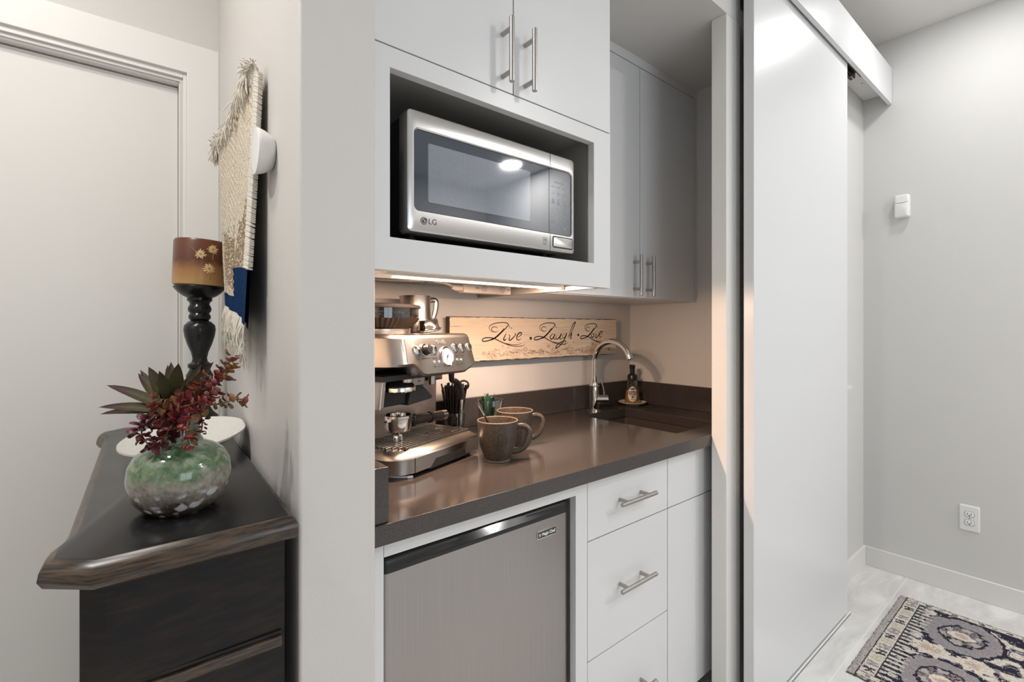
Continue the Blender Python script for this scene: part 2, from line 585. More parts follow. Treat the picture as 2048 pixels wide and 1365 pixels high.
for x0, x1 in ((1.3065, 1.606), (1.609, XNR - .004)):
    obj('door', MB().box(x0, x1, YF, YF + .02, .092, .7065), M_cab, c, world=True, bev=.0012)

# worktop
SX0, SX1, SY0, SY1 = 1.435, 1.718, .885, 1.310
c = thing('countertop', 'dark brown quartz countertop with low upstands and cut-out for the sink', 'countertop', (1.1, 1.1, .876))
obj('worktop', MB().ringbox((XPR + .001, XNR - .001, .803, YB - .001), (SX0, SX1, SY0, SY1), .876, .914), M_quartz, c, world=True, bev=.002)
obj('backsplash', MB().box(XPR + .001, XNR - .001, YB - .021, YB - .001, .914, 1.0165), M_quartz, c, world=True, bev=.0015)
obj('side_splash', MB().box(XNR - .021, XNR - .001, .87, YB - .021, .914, 1.0165), M_quartz, c, world=True, bev=.0015)
obj('side_splash', MB().box(XPR + .001, XPR + .033, .809, YB - .021, .914, 1.0145), M_quartz, c, world=True, bev=.002)
c = thing('sink', 'small rectangular dark sink let into the brown countertop', 'sink', ((SX0 + SX1) / 2, (SY0 + SY1) / 2, .69))
e = .004
w = MB().ringbox((SX0 - .03, SX1 + .03, SY0 - .005, SY1 + .03), (SX0 - e, SX1 + e, SY0 - e, SY1 + e), .868, .8755)
obj('rim', w, M_sink, c, world=True)
w = MB()
def rr(x0, x1, y0, y1, r, z, n=5):
    out = []
    for cx, cy, a0 in ((x1 - r, y1 - r, 0), (x0 + r, y1 - r, 90), (x0 + r, y0 + r, 180), (x1 - r, y0 + r, 270)):
        for k in range(n + 1):
            t = math.radians(a0 + 90 * k / n)
            out.append((cx + r * math.cos(t), cy + r * math.sin(t), z))
    return out
def bowlring(g, z, r=.02):
    return rr(SX0 - e + g, SX1 + e - g, SY0 - e + g, SY1 + e - g, r, z)
w.loft([bowlring(-.012, .868), bowlring(-.012, .70), bowlring(.0, .868, .012), bowlring(.002, .72), bowlring(.02, .70, .03)][2:], cap0=False)
obj('bowl', w, M_sink, c, world=True)
obj('drain', MB().lathe([(.04, 0), (.04, .004), (.03, .002), (.012, .001)], ((SX0 + SX1) / 2, 1.12, .7005)), M_chrome, c, world=True)

# faucet
FX, FY = 1.572, 1.362
c = thing('faucet', 'chrome gooseneck faucet behind the small sink', 'faucet', (FX, FY, .914))
w = MB().lathe([(.030, 0), (.030, .004), (.021, .007), (.021, .10), (.0205, .104)])
obj('body', w, M_chrome, c)
w = MB().cyl((0, 0, .100), (0, 0, .106), .0235)
w.lathe([(.018, .106), (.0165, .112), (.0165, .120)], cap0=True)
obj('collar', w, M_chrome, c, bev=.001)
pts = [(0, 0, .106), (0, 0, .15), (0, 0, .205)]
for k in range(1, 19):
    t = math.radians(k * 9.2)
    pts.append((.0, -.095 + .095 * math.cos(t), .205 + .092 * math.sin(t)))
obj('spout', MB().tube(pts, .0125, n=20), M_chrome, c)
w = MB().tube([(0, 0, .045), (.045, -.038, .045)], [.0195, .0195], n=24)
h_ = obj('handle', w, M_chrome, c, bev=.002)
obj('lever', MB().tube([(.034, -.029, .06), (.030, -.026, .09), (.022, -.018, .135)], [.0035, .003, .0025], n=10), M_chrome, h_)

# ------------------------------------------------------------------ soap bottle on its saucer
c = thing('saucer', 'small white saucer under the soap bottle by the sink', 'saucer', (1.812, 1.342, .914))
obj('dish', MB().lathe([(.030, 0), (.032, .003), (.050, .007), (.063, .014), (.0635, .016), (.050, .011), (.03, .006), (0, .006)], n=40), mat('cream_china', (.72, .66, .58, 1), .2), c)
o = obj('rim_line', MB().lathe([(.0625, .0152), (.0638, .0163), (.0615, .0163)], n=40, cap0=False, cap1=False), mat('brown_rim', (.22, .13, .08, 1), .3), c)
c = thing('soap_bottle', 'clear foaming soap bottle with black pump standing on the saucer', 'bottle', (1.812, 1.342, .9205))
prof = [(.030, 0), (.040, .002), (.0425, .01), (.0405, .035), (.035, .07), (.026, .098), (.0185, .108), (.0175, .112)]
obj('bottle', MB().lathe(prof, n=36, cap1=False, sy=.72), M_glass, c)
obj('liquid', MB().lathe([(.028, .003), (.0395, .005), (.0408, .012), (.039, .035), (.0345, .062), (.0345, .0625)], n=36, sy=.70), mat('amber_soap', (.62, .36, .10, 1), .1, trans=.6, ior=1.33), c)
w = MB().lathe([(.0225, .108), (.0225, .126), (.019, .133), (.0125, .136), (.0115, .137), (.0115, .166)], n=28)
w.lathe([(.0125, .160), (.0135, .168), (.0135, .176), (.010, .178)], n=24)
w.tube([(0, 0, .171), (-.012, -.014, .171), (-.020, -.022, .168)], [.007, .0065, .005], n=12)
obj('pump', w, M_black, c)
lab = MB()
CAMD = math.atan2(-.63, -.775)
def lab_pt(a, z, off=.0007):
    r = .0425 - (z - .01) * .125 if z < .075 else .0345
    r = {True: r}[True]
    return ((r + off) * math.cos(a), (r + off) * .72 * math.sin(a), z)
A0 = math.radians(-132)
rows = []
for i in range(13):
    z = .012 + i * .0058
    t = (i / 12 * 2 - 1)
    hw = .62 * math.sqrt(max(0, 1 - t * t)) + .03
    rows.append([lab_pt(A0 + hw * (k / 8 * 2 - 1), z) for k in range(9)])
lab.loft(rows, closed=False)
lb = obj('label', lab, mat('label_paper', (.75, .68, .60, 1), .6), c)
tx = MB()
ca, sa = math.cos(A0), math.sin(A0)
nrm = Vector((ca * .72, sa, .10)).normalized()
xa = Vector((-nrm.y, nrm.x, 0)).normalized()
ya = nrm.cross(xa)
def labM(z, extra=.0012):
    p = Vector(lab_pt(A0, z, extra))
    return Matrix(((xa.x, ya.x, nrm.x, p.x), (xa.y, ya.y, nrm.y, p.y), (xa.z, ya.z, nrm.z, p.z), (0, 0, 0, 1)))
for s_, z, sz in (('TRADER', .0715, .0068), ("JOE'S", .0665, .0062), ('FOAMING', .0575, .0072), ('HAND SOAP', .051, .0072), ('with essential oils', .0445, .0042), ('8.5 FL OZ', .022, .0045)):
    tx.text(s_, sz, labM(z), bold=.0002)
tx.disc((0, 0, .0004), .0042, M=labM(.034))
obj('lettering', tx, M_blackm, lb, flat=True)

# ------------------------------------------------------------------ wooden sign
SGY = 1.385
SG = Matrix(((1, 0, 0, 0), (0, 0, -1, SGY), (0, 1, 0, 0), (0, 0, 0, 1)))    # sign plane: x -> X, y -> Z, z -> -Y
c = thing('wooden_sign', 'cream distressed wooden sign reading Live Laugh Love above the countertop', 'sign', (1.306, SGY, 1.147))
def sign_mat():
    m, nt, b = newmat('cream_crackled_wood')
    tc = N(nt, 'ShaderNodeTexCoord')
    mp = N(nt, 'ShaderNodeMapping')
    mp.inputs['Scale'].default_value = (3, 20, 60)
    nt.links.new(tc.outputs['Object'], mp.inputs['Vector'])
    n1 = N(nt, 'ShaderNodeTexNoise', Scale=2.2, Detail=6.0, Roughness=.65)
    nt.links.new(mp.outputs['Vector'], n1.inputs['Vector'])
    r = N(nt, 'ShaderNodeValToRGB')
    cr = r.color_ramp
    cr.elements[0].position = .27
    cr.elements[0].color = (.12, .075, .045, 1)
    cr.elements[1].position = .36
    cr.elements[1].color = (.56, .45, .33, 1)
    x = cr.elements.new(.6)
    x.color = (.66, .55, .42, 1)
    nt.links.new(n1.outputs['Fac'], r.inputs['Fac'])
    nt.links.new(r.outputs['Color'], b.inputs['Base Color'])
    b.inputs['Roughness'].default_value = .55
    bp = N(nt, 'ShaderNodeBump', Strength=.25, Distance=.002)
    nt.links.new(n1.outputs['Fac'], bp.inputs['Height'])
    nt.links.new(bp.outputs['Normal'], b.inputs['Normal'])
    return m
M_sign = sign_mat()
M_signdk = mat('dark_worn_edge', (.045, .028, .018, 1), .6, var=.3, vscale=60)
w = MB()
sx0, sx1, sz0, sz1 = .860, 1.7528, 1.1472, 1.3059
K = 60
fr = [(sx0 + (sx1 - sx0) * k / K, sz0 + random.uniform(-.0007, .0007)) for k in range(K + 1)] + [(sx1 + random.uniform(-.001, .001), sz0 + (sz1 - sz0) * k / 12) for k in range(1, 12)]
fr += [(sx1 - (sx1 - sx0) * k / K, sz1 + random.uniform(-.0006, .0004)) for k in range(K + 1)] + [(sx0, sz1 - (sz1 - sz0) * k / 12) for k in range(1, 12)]
w.loft([[(x, SGY + .022, z) for x, z in fr], [(x, SGY + .002, z) for x, z in fr]], cap1=False, mi=1)
cx_, cz_ = (sx0 + sx1) / 2, (sz0 + sz1) / 2
def inset(x, z, g):
    return (x - math.copysign(min(g, abs(x - cx_)), x - cx_) * (1 if abs(abs(x - cx_) - (sx1 - sx0) / 2) < .004 else 0),
            z - math.copysign(g, z - cz_) * (1 if abs(abs(z - cz_) - (sz1 - sz0) / 2) < .004 else 0))
f1 = [inset(x, z, random.uniform(.0012, .0035)) for x, z in fr]
w.loft([[(x, SGY + .002, z) for x, z in fr], [(x, SGY, z) for x, z in f1]], cap0=False, cap1=False, mi=1)
vs = [w.bm.verts.new((x, SGY, z)) for x, z in f1]
w.face(vs, 0)
board = obj('board', w, [M_sign, M_signdk], c, world=True, flat=True)
def S2(p):    # drawing units -> sign plane
    return (sx0 + (p[0] - 105) * (sx1 - sx0) / 1862, sz1 - (p[1] - (72 + (p[0] - 105) * .014)) * (sz1 - sz0) / (490 - (p[0] - 105) * .043))
def stroke(mb, pts, w0, w1=None, k=6, t=.0005, taper=True):
    w1 = w0 if w1 is None else w1
    P = smoothpath([S2(p) + (0,) for p in pts], k)
    n = len(P)
    ws = []
    for i in range(n):
        q = i / (n - 1)
        s_ = w0 + (w1 - w0) * math.sin(PI * q)
        ws.append(s_ * (min(1, q * 6 + .35) * min(1, (1 - q) * 6 + .35) if taper else 1))
    mb.ribbon([(p[0], p[1]) for p in P], ws, SG, t)
for x in (1.0, 1.6):
    obj('hanger', MB().box(x - .02, x + .02, SGY + .022, YB - .0005, 1.25, 1.27), M_dark, c, world=True)
ink = MB()
def capL(dx, dy, s=1.0):
    f = lambda q: [((x - 455) * s + 455 + dx, (y - 140) * s + 140 + dy) for x, y in q]
    stroke(ink, f([(538, 228), (508, 240), (482, 225), (478, 202), (498, 184), (527, 190), (533, 206)]), .0016, .003)
    stroke(ink, f([(527, 240), (482, 236), (455, 207), (463, 172), (503, 148), (560, 138), (612, 140), (640, 155), (622, 190), (580, 237), (530, 290), (490, 315), (440, 335), (402, 340), (390, 325), (410, 306), (452, 301), (500, 310), (560, 343), (620, 373), (680, 394), (740, 400), (790, 392), (808, 375), (806, 360)]), .0016, .0042)
    stroke(ink, f([(600, 200), (560, 255), (505, 308), (460, 330)]), .003, .006)
    stroke(ink, f([(520, 326), (600, 362), (680, 381), (735, 380), (785, 366)]), .0012, .0025)
    stroke(ink, f([(640, 158), (652, 182), (662, 203)]), .0012, .002)
capL(0, 0)
capL(517, 2, .94)
capL(1062, 10, .86)
for q, a0, a1 in (
    ([(622, 250), (595, 312), (602, 332), (622, 316)], .002, .0055),
    ([(640, 268), (657, 284), (647, 325), (664, 329), (700, 290), (716, 264), (699, 262)], .0018, .0045),
    ([(722, 302), (760, 285), (776, 256), (756, 249), (730, 280), (725, 315), (746, 331), (778, 308)], .0018, .005),
    ([(1142, 266), (1112, 270), (1091, 300), (1101, 325), (1126, 309), (1147, 268), (1131, 314), (1146, 326), (1164, 308)], .0018, .005),
    ([(1180, 264), (1158, 308), (1172, 326), (1202, 298), (1224, 262), (1203, 314), (1217, 326), (1236, 308)], .0018, .005),
    ([(1284, 258), (1252, 264), (1236, 294), (1246, 318), (1267, 299), (1290, 256), (1262, 325), (1226, 378), (1188, 412), (1157, 428), (1166, 400), (1210, 362), (1258, 345), (1281, 352), (1262, 380), (1225, 388)], .0016, .0045),
    ([(1300, 318), (1330, 240), (1366, 160), (1394, 130), (1390, 152), (1352, 240), (1312, 322)], .0018, .0045),
    ([(1312, 305), (1333, 270), (1352, 264), (1340, 300), (1336, 322), (1354, 314)], .0018, .005),
    ([(1634, 264), (1609, 275), (1604, 300), (1621, 309), (1642, 290), (1636, 265), (1655, 270)], .0018, .0045),
    ([(1662, 262), (1672, 276), (1663, 305), (1681, 309), (1716, 266), (1700, 258)], .0018, .0045),
    ([(1716, 285), (1746, 266), (1759, 245), (1741, 239), (1720, 265), (1716, 295), (1736, 306), (1763, 288)], .0018, .0045)):
    stroke(ink, q, a0, a1)
for x, z, r in ((674, 198, .0022), (873, 312, .0062), (1433, 278, .0058)):
    q = S2((x, z))
    ink.disc((q[0], q[1], .0005), r, 14, M=SG)
obj('lettering', ink, mat('dark_brown_ink', (.028, .014, .01, 1), .6), board, world=True, flat=True, recalc=False)
fl = MB()
rnd = random.Random(3)
for x, z, r in ((480, 495, 44), (710, 485, 46), (815, 432, 28), (893, 470, 26), (990, 466, 32), (1072, 405, 20), (1145, 462, 42), (1322, 442, 42), (1483, 447, 26), (1562, 455, 38), (1625, 385, 18), (1682, 430, 36), (1850, 447, 24), (405, 470, 22)):
    for k in range(3 + int(r > 30)):
        rr_ = r * (.28 + .24 * k)
        npet = 5
        ph = rnd.uniform(0, 6)
        for j in range(npet):
            t0 = ph + j * 2 * PI / npet
            pts = [(x + rr_ * (1 + .18 * math.sin(PI * q)) * math.cos(t0 + q * 1.25), z + rr_ * (1 + .18 * math.sin(PI * q)) * math.sin(t0 + q * 1.25)) for q in (0, .3, .6, 1)]
            stroke(fl, pts, .0005, .0011, 3, .0003)
x = 420
while x < 1880:
    z = rnd.uniform(455, 505) - max(0, (x - 1200)) * .03
    pts = [(x, z), (x + 18, z - rnd.uniform(5, 28)), (x + 40, z - rnd.uniform(-10, 24)), (x + 55, z + rnd.uniform(-20, 12))]
    stroke(fl, pts, .0004, .001, 4, .0003)
    for lx in (0, 1, 2):
        a_ = rnd.uniform(0, 6.28)
        p = pts[lx + 1]
        for sgn in (-1, 1):
            stroke(fl, [p, (p[0] + 9 * math.cos(a_) - sgn * 5 * math.sin(a_), p[1] + 9 * math.sin(a_) + sgn * 5 * math.cos(a_)), (p[0] + 20 * math.cos(a_), p[1] + 20 * math.sin(a_))], .0004, .001, 3, .0003)
    x += rnd.uniform(26, 44)
for x, z in ((585, 395), (640, 410), (1375, 365), (1260, 395), (1745, 350)):
    for j in range(5):
        t0 = j * 1.257
        stroke(fl, [(x, z), (x + 12 * math.cos(t0 - .4), z + 12 * math.sin(t0 - .4)), (x + 16 * math.cos(t0), z + 16 * math.sin(t0))], .0004, .001, 3, .0003)
obj('floral_print', fl, mat('faded_rose_ink', (.26, .15, .11, 1), .7), board, world=True, flat=True, recalc=False)

# ------------------------------------------------------------------ microwave
def front(x, z, y):      # text / shape plane facing -Y at world (x, y, z)
    return Matrix(((1, 0, 0, x), (0, 0, -1, y), (0, 1, 0, z), (0, 0, 0, 1)))
c = thing('microwave', 'stainless steel microwave with black glass door in the cabinet cubby', 'microwave', (.677, 1.03, 1.430))
mx0, mx1, mz0, mz1, MY = .436, .9175, 1.457, 1.7045, .860
w = MB().box(mx0 + .008, mx1 - .006, MY + .032, MY + .37, 1.4625, 1.700)
for k in range(9):
    w.box(mx0 + .0065, mx0 + .009, MY + .09 + k * .012, MY + .096 + k * .012, 1.54, 1.60)
obj('housing', w, M_blackm, c, world=True, bev=.002)
for x in (.48, .87):
    for y in (.93, 1.19):
        obj('foot', MB().cyl((x, y, 1.4302), (x, y, 1.4625), .011, n=16), M_blackm, c, world=True)
def rrect(x0, x1, z0, z1, r, y, n=6):
    return [(p[0], y, p[1]) for p in rr(x0, x1, z0, z1, r, 0, n)]
seam = .8275
def fr_ring(mb, o, i, ro, ri, y0, y1, yb, mi=0):
    """steel surround: outer rounded edge back to yb, front face at y0 and inner edge back to y1"""
    A = [rrect(*o, ro, yb), rrect(*o, ro, y0 + .007), rrect(o[0] + .002, o[1] - .002, o[2] + .002, o[3] - .002, ro, y0 + .002), rrect(o[0] + .006, o[1] - .006, o[2] + .005, o[3] - .005, ro, y0),
         rrect(i[0] - .0025, i[1] + .0025, i[2] - .0025, i[3] + .0025, ri + .002, y0), rrect(*i, ri, y0 + .0025), rrect(*i, ri, y1)]
    mb.loft(A, cap0=False, cap1=False, mi=mi)
w = MB()
fr_ring(w, (mx0, mx1, mz0, mz1), (.454, .905, 1.5035, 1.6665), .010, .010, MY, MY + .012, MY + .033)
fm = obj('front_frame', w, M_mwsteel, c, world=True, ang=30)
for z0, z1 in ((1.460, 1.5015), (1.669, 1.702)):
    obj('seam', MB().box(seam - .0006, seam + .0006, MY - .0002, MY + .002, z0, z1), M_dark, c, world=True)
def mwglass():
    m, nt, b = newmat('reflection_blue_glass')
    b.inputs['Base Color'].default_value = (.020, .034, .060, 1)  # black glass with the blue of its reflection put into the base colour
    b.inputs['Roughness'].default_value = .03
    b.inputs['Specular IOR Level'].default_value = .9
    b.inputs['Coat Weight'].default_value = .5
    b.inputs['Coat Roughness'].default_value = .02
    return m
M_mwg = mwglass()
def screen_mat():
    m, nt, b = newmat('perforated_screen')
    tc = N(nt, 'ShaderNodeTexCoord')
    mp = N(nt, 'ShaderNodeMapping')
    mp.inputs['Scale'].default_value = (1 / .0024, 1, 1 / .0024)
    nt.links.new(tc.outputs['Object'], mp.inputs['Vector'])
    fr_ = N(nt, 'ShaderNodeVectorMath', operation='FRACTION')
    nt.links.new(mp.outputs['Vector'], fr_.inputs[0])
    sb = N(nt, 'ShaderNodeVectorMath', operation='SUBTRACT')
    sb.inputs[1].default_value = (.5, .5, .5)
    nt.links.new(fr_.outputs['Vector'], sb.inputs[0])
    ml = N(nt, 'ShaderNodeVectorMath', operation='MULTIPLY')
    ml.inputs[1].default_value = (1, 0, 1)
    nt.links.new(sb.outputs['Vector'], ml.inputs[0])
    ln = N(nt, 'ShaderNodeVectorMath', operation='LENGTH')
    nt.links.new(ml.outputs['Vector'], ln.inputs[0])
    lt = N(nt, 'ShaderNodeMath', operation='LESS_THAN')
    lt.inputs[1].default_value = .27
    nt.links.new(ln.outputs['Value'], lt.inputs[0])
    mx = N(nt, 'ShaderNodeMix', data_type='RGBA')
    mx.inputs[6].default_value = (.10, .12, .15, 1)
    mx.inputs[7].default_value = (.58, .64, .72, 1)
    nt.links.new(lt.outputs[0], mx.inputs[0])
    nt.links.new(mx.outputs[2], b.inputs['Base Color'])
    b.inputs['Roughness'].default_value = .04
    b.inputs['Specular IOR Level'].default_value = .9
    b.inputs['Coat Weight'].default_value = .5
    b.inputs['Coat Roughness'].default_value = .02
    return m
w = MB()
w.quad([(.4545, MY + .004, 1.504), (seam - .0008, MY + .004, 1.504), (seam - .0008, MY + .004, 1.666), (.4545, MY + .004, 1.666)])
w.loft([[(.4545, MY + .004, 1.504), (seam - .0008, MY + .004, 1.504), (seam - .0008, MY + .004, 1.666), (.4545, MY + .004, 1.666)], [(.4545, MY + .010, 1.504), (seam - .0008, MY + .010, 1.504), (seam - .0008, MY + .010, 1.666), (.4545, MY + .010, 1.666)]], cap0=False)
gl = obj('door_glass', w, M_mwg, c, world=True, flat=True)
w = MB()
w.loft([rrect(.486, .7645, 1.523, 1.644, .004, MY + .0036), rrect(.486, .7645, 1.523, 1.644, .004, MY + .0039)])
obj('window_screen', w, screen_mat(), gl, world=True, flat=True)
w = MB().box(seam + .0008, .9048, MY + .004, MY + .010, 1.504, 1.666)
cp = obj('control_panel', w, M_mwg, c, world=True, flat=True)
M_print = mat('grey_white_print', (.55, .60, .66, 1), .5)
w = MB()
yp = MY + .0037
for i, row in enumerate((('1', '2', '3'), ('4', '5', '6'), ('7', '8', '9'), ('', '0', ''))):
    for j, ch in enumerate(row):
        if ch:
            w.text(ch, .0085, front(.8395 + j * .0138, 1.5665 - i * .0113, yp), depth=.0001)
w.text('EasyClean Inverter', .0046, front(.862, 1.6345, yp), depth=.0001)
for i, row in enumerate((('Popcorn', 'Potato', 'Reheat'), ('Pizza', 'Frozen\nVeg', 'Auto\nCook'), ('Auto\nDefrost', 'Melt\nSoften', 'Warm'))):
    for j, s_ in enumerate(row):
        w.text(s_, .0038, front(.8415 + j * .0195, 1.6225 - i * .0165, yp), depth=.0001)
for s_, x, z in (('Inverter\nDefrost', .8425, 1.5825), ('Auto\nReheat', .861, 1.582), ('More\nLess', .884, 1.580), ('Kitchen\nTimer', .8855, 1.5615), ('Power', .8855, 1.548), ('Clock', .8855, 1.534), ('Cook\nTime', .8395, 1.5335), ('Light\nFan', .8395, 1.518), ('STOP\nClear', .855, 1.519), ('START\nEnter', .8835, 1.519), ('Option', .868, 1.5335)):
    w.text(s_, .0038, front(x, z, yp), depth=.0001)
obj('panel_lettering', w, M_print, cp, world=True, flat=True)
w = MB()
w.loft([rrect(.8385, .9065, 1.4705, 1.4945, .0025, MY + .0005), rrect(.8385, .9065, 1.4705, 1.4945, .0025, MY - .0012), rrect(.8395, .9055, 1.4715, 1.4935, .002, MY - .0018)], cap0=False)
obj('door_button', w, M_mwsteel, c, world=True)
ow = MB()
fr_ring(ow, (.8376, .9074, 1.4696, 1.4954), (.8384, .9066, 1.4704, 1.4946), .003, .003, MY - .0003, MY, MY)
obj('button_gap', ow, M_dark, c, world=True)
w = MB()
w.disc((0, 0, .0003), .0078, 28, M=front(.4745, 1.4825, MY - .0002))
w.text('LG', .0165, front(.4840, 1.4825, MY - .0002), align='LEFT', depth=.0002)
lg = obj('logo', w, mat('logo_charcoal', (.02, .02, .022, 1), .4), c, world=True, flat=True)
w = MB()
LM = front(.4745, 1.4825, MY - .0007)
for r in (.0062,):
    P = [(r * math.cos(t), r * math.sin(t)) for t in [math.radians(60 + k * 12) for k in range(26)]]
    w.ribbon(P, [.0007] * len(P), LM)
w.ribbon([(0, .0032), (0, -.0028), (.0026, -.0028)], [.0009] * 3, LM)
w.ribbon([(.0008, 0), (.0062, 0)], [.0008] * 2, LM)
w.disc((-.0026, .0022, .0004), .0009, 10, M=LM)
obj('logo_face', w, M_mwsteel, lg, world=True, flat=True, recalc=False)
w = MB()
P = rr(.8035, .8155, 1.4775, 1.4895, .0025, 0, 4)
P = [(p[0], p[1]) for p in P] + [(P[0][0], P[0][1])]
w.ribbon(P, [.0006] * len(P), front(0, 0, MY - .0002))
w.text('10', .008, front(.8095, 1.4835, MY - .0002), depth=.0001)
w.text('Inverter', .0035, front(.8095, 1.4735, MY - .0002), depth=.0001)
obj('emblem', w, M_blackm, c, world=True, flat=True, recalc=False)

# ------------------------------------------------------------------ small fridge
c = thing('mini_fridge', 'small stainless steel fridge with black top handle under the countertop', 'fridge', (.637, 1.1, 0))
FX0, FX1, FYF = .3795, .8835, .850
obj('housing', MB().box(FX0 + .004, FX1 - .004, FYF + .048, 1.36, .012, .828), M_blackm, c, world=True)
w = MB()
n = 6
plan = []
for cx0, cy0, a0 in ((FX1 - .012, FYF + .012, -90), (FX1 - .004, FYF + .04, 0), (FX0 + .004, FYF + .04, 180), (FX0 + .014, FYF + .014, 180)):
    pass
def fplan(g):
    P = []
    for k in range(n + 1):
        t = math.radians(180 + 90 * k / n)
        P.append((FX0 + .014 + .014 * math.cos(t), FYF + .014 + .014 * math.sin(t) + g))
    for k in range(n + 1):
        t = math.radians(270 + 90 * k / n)
        P.append((FX1 - .014 + .014 * math.cos(t), FYF + .014 + .014 * math.sin(t) + g))
    P += [(FX1, FYF + .045), (FX0, FYF + .045)]
    return P
w.prism(fplan(0), .045, .798)
obj('door', w, M_fridge, c, world=True)
w = MB()
def hring(z, g):
    return [(x, y + g if y < FYF + .03 else y, z) for x, y in fplan(0)]
w.loft([hring(.7985, 0), hring(.8195, -.001), hring(.826, .003), hring(.8295, .010)])
hs = obj('handle_strip', w, M_black, c, world=True)
w = MB()
K = 30
def lens(q, top):
    x = .430 + (.862 - .430) * q
    hgt = math.sin(PI * q) ** .55
    return x, .8065 + (.0195 * hgt if top else 0)
R0, R1, R2 = [], [], []
for k in range(K + 1):
    x, z = lens(k / K, False)
    R0.append((x, FYF - .0012, z))
    x, z = lens(k / K, True)
    R1.append((x, FYF - .0012 - .006 * math.sin(PI * k / K), .8065 + (z - .8065) * .25))
    R2.append((x, FYF - .001 + .003 * math.sin(PI * k / K), z))
w.loft([R0, R1, R2], closed=False)
obj('pull', w, mat('gloss_black', (.008, .008, .01, 1), .12), hs, world=True, recalc=True)
w = MB().loft([rrect(.7745, .8375, .7555, .7745, .003, FYF - .0005), rrect(.7745, .8375, .7555, .7745, .003, FYF - .0018)])
bd = obj('badge', w, M_chrome, c, world=True)
w = MB().loft([rrect(.7757, .8363, .7567, .7733, .0025, FYF - .0015), rrect(.7757, .8363, .7567, .7733, .0025, FYF - .0021)])
bf = obj('badge_face', w, mat('badge_grey', (.05, .05, .052, 1), .35), bd, world=True)
w = MB().text('Magic Chef', .0098, front(.8105, .7648, FYF - .0022), depth=.0002, bold=.0003)
PM = front(.7815, .7645, FYF - .0022)
for x1, z1 in ((-.003, .0038), (0, .0048), (.003, .0038)):
    w.ribbon([(0, -.004), (x1 * .7, z1 * .3), (x1, z1)], [.0008, .0014, .0005], PM)
obj('badge_lettering', w, M_white, bd, world=True, flat=True)

# ------------------------------------------------------------------ under-cabinet light, power strip and cord
UZ = 1.3895
c = thing('under_cabinet_light', 'glowing slim strip light fixed under the microwave cabinet', 'light', (.72, .998, UZ))
obj('housing', MB().box(.43, .985, .970, 1.040, 1.381, 1.3915), M_white, c, world=True, bev=.002)
M_led = mat('warm_led_diffuser', (1, .9, .75, 1), .4, emit=(1, .72, .46, 1), estr=14)
obj('diffuser', MB().box(.470, .505, .982, .998, 1.3785, 1.3812).box(.512, .925, .982, .998, 1.3785, 1.3812), M_led, c, world=True)
obj('diffuser', MB().box(.945, .965, .990, 1.002, 1.3785, 1.3812), M_led, c, world=True)
obj('end_clip', MB().box(.966, 1.005, .985, 1.03, 1.377, 1.3912), M_trim, c, world=True, bev=.0015)
c = thing('junction_box', 'small beige wiring box under the cabinet beside the strip light', 'box', (.41, .94, 1.38))
obj('box', MB().box(.366, .425, .92, .965, 1.380, 1.4115), M_trim, c, world=True, bev=.002)
obj('clip', MB().box(.425, .445, .925, .955, 1.384, 1.4115), M_cabin, c, world=True, bev=.002)
c = thing('power_strip', 'beige power strip hanging under the microwave cabinet behind the strip light', 'power strip', (.887, 1.215, 1.412))
M_beige = mat('beige_plastic', (.55, .50, .45, 1), .45)
ps = obj('strip', MB().box(.797, .979, 1.200, 1.232, 1.373, 1.4005), M_beige, c, world=True, bev=.003)
obj('mount', MB().box(.82, .95, 1.205, 1.228, 1.400, 1.4118), M_beige, c, world=True)
def socket(x):
    w = MB()
    M = front(x, 1.388, 1.1998)
    P = [(.0085 * math.cos(t), .0085 * math.sin(t)) for t in [2 * PI * k / 24 for k in range(25)]]
    w.ribbon(P, [.001] * 25, M)
    for q in (-.0032, .0032):
        w.ribbon([(q, -.001), (q, .0036)], [.0012] * 2, M)
    w.disc((0, -.0045, .0004), .0014, 8, M=M)
    return w
M_sock = mat('socket_brown', (.10, .075, .06, 1), .6)
for x in (.872, .944):
    obj('socket', socket(x), M_sock, ps, world=True, flat=True, recalc=False)
for x in (.846, .968):
    w = MB()
    for q in (-.005, -.0017, .0017, .005):
        w.ribbon([(q, -.0018), (q, .0018)], [.0016] * 2, front(x, 1.3885, 1.1998))
    obj('slot', w, M_sock, ps, world=True, flat=True, recalc=False)
c = thing('electric_cable', 'beige cable with grey clip running under the cabinet to the power strip', 'cable', (.6, 1.225, 1.41))
obj('cable', MB().tube(smoothpath([(.385, 1.24, 1.4065), (.46, 1.23, 1.404), (.53, 1.222, 1.397), (.60, 1.222, 1.399), (.69, 1.222, 1.4035), (.745, 1.218, 1.398), (.770, 1.216, 1.390)], 6), .0040, n=8), M_beige, c, world=True)
obj('plug', MB().tube([(.764, 1.216, 1.390), (.780, 1.216, 1.388), (.797, 1.216, 1.388)], [.007, .0105, .0105], n=12), M_beige, c, world=True)
obj('clip', MB().box(.680, .700, 1.212, 1.232, 1.397, 1.4118), M_nickel, c, world=True, bev=.001)

# ------------------------------------------------------------------ espresso machine
EX, EY, EZ = .533, 1.005, .914
RZE = math.radians(20)
c = thing('espresso_machine', 'stainless steel espresso machine with round gauge on the countertop', 'espresso machine', (EX, EY, EZ), RZE)
EM = ROOTM[c.name]
def em(x, y, z=0):
    return tuple(EM @ Vector((x, y, z)))
# feet
for x, y in ((.235, .03), (-.02, .07), (.235, .28), (-.03, .28)):
    obj('foot', MB().cyl((x, y, 0), (x, y, .012), .013, n=16), M_blackm, c)
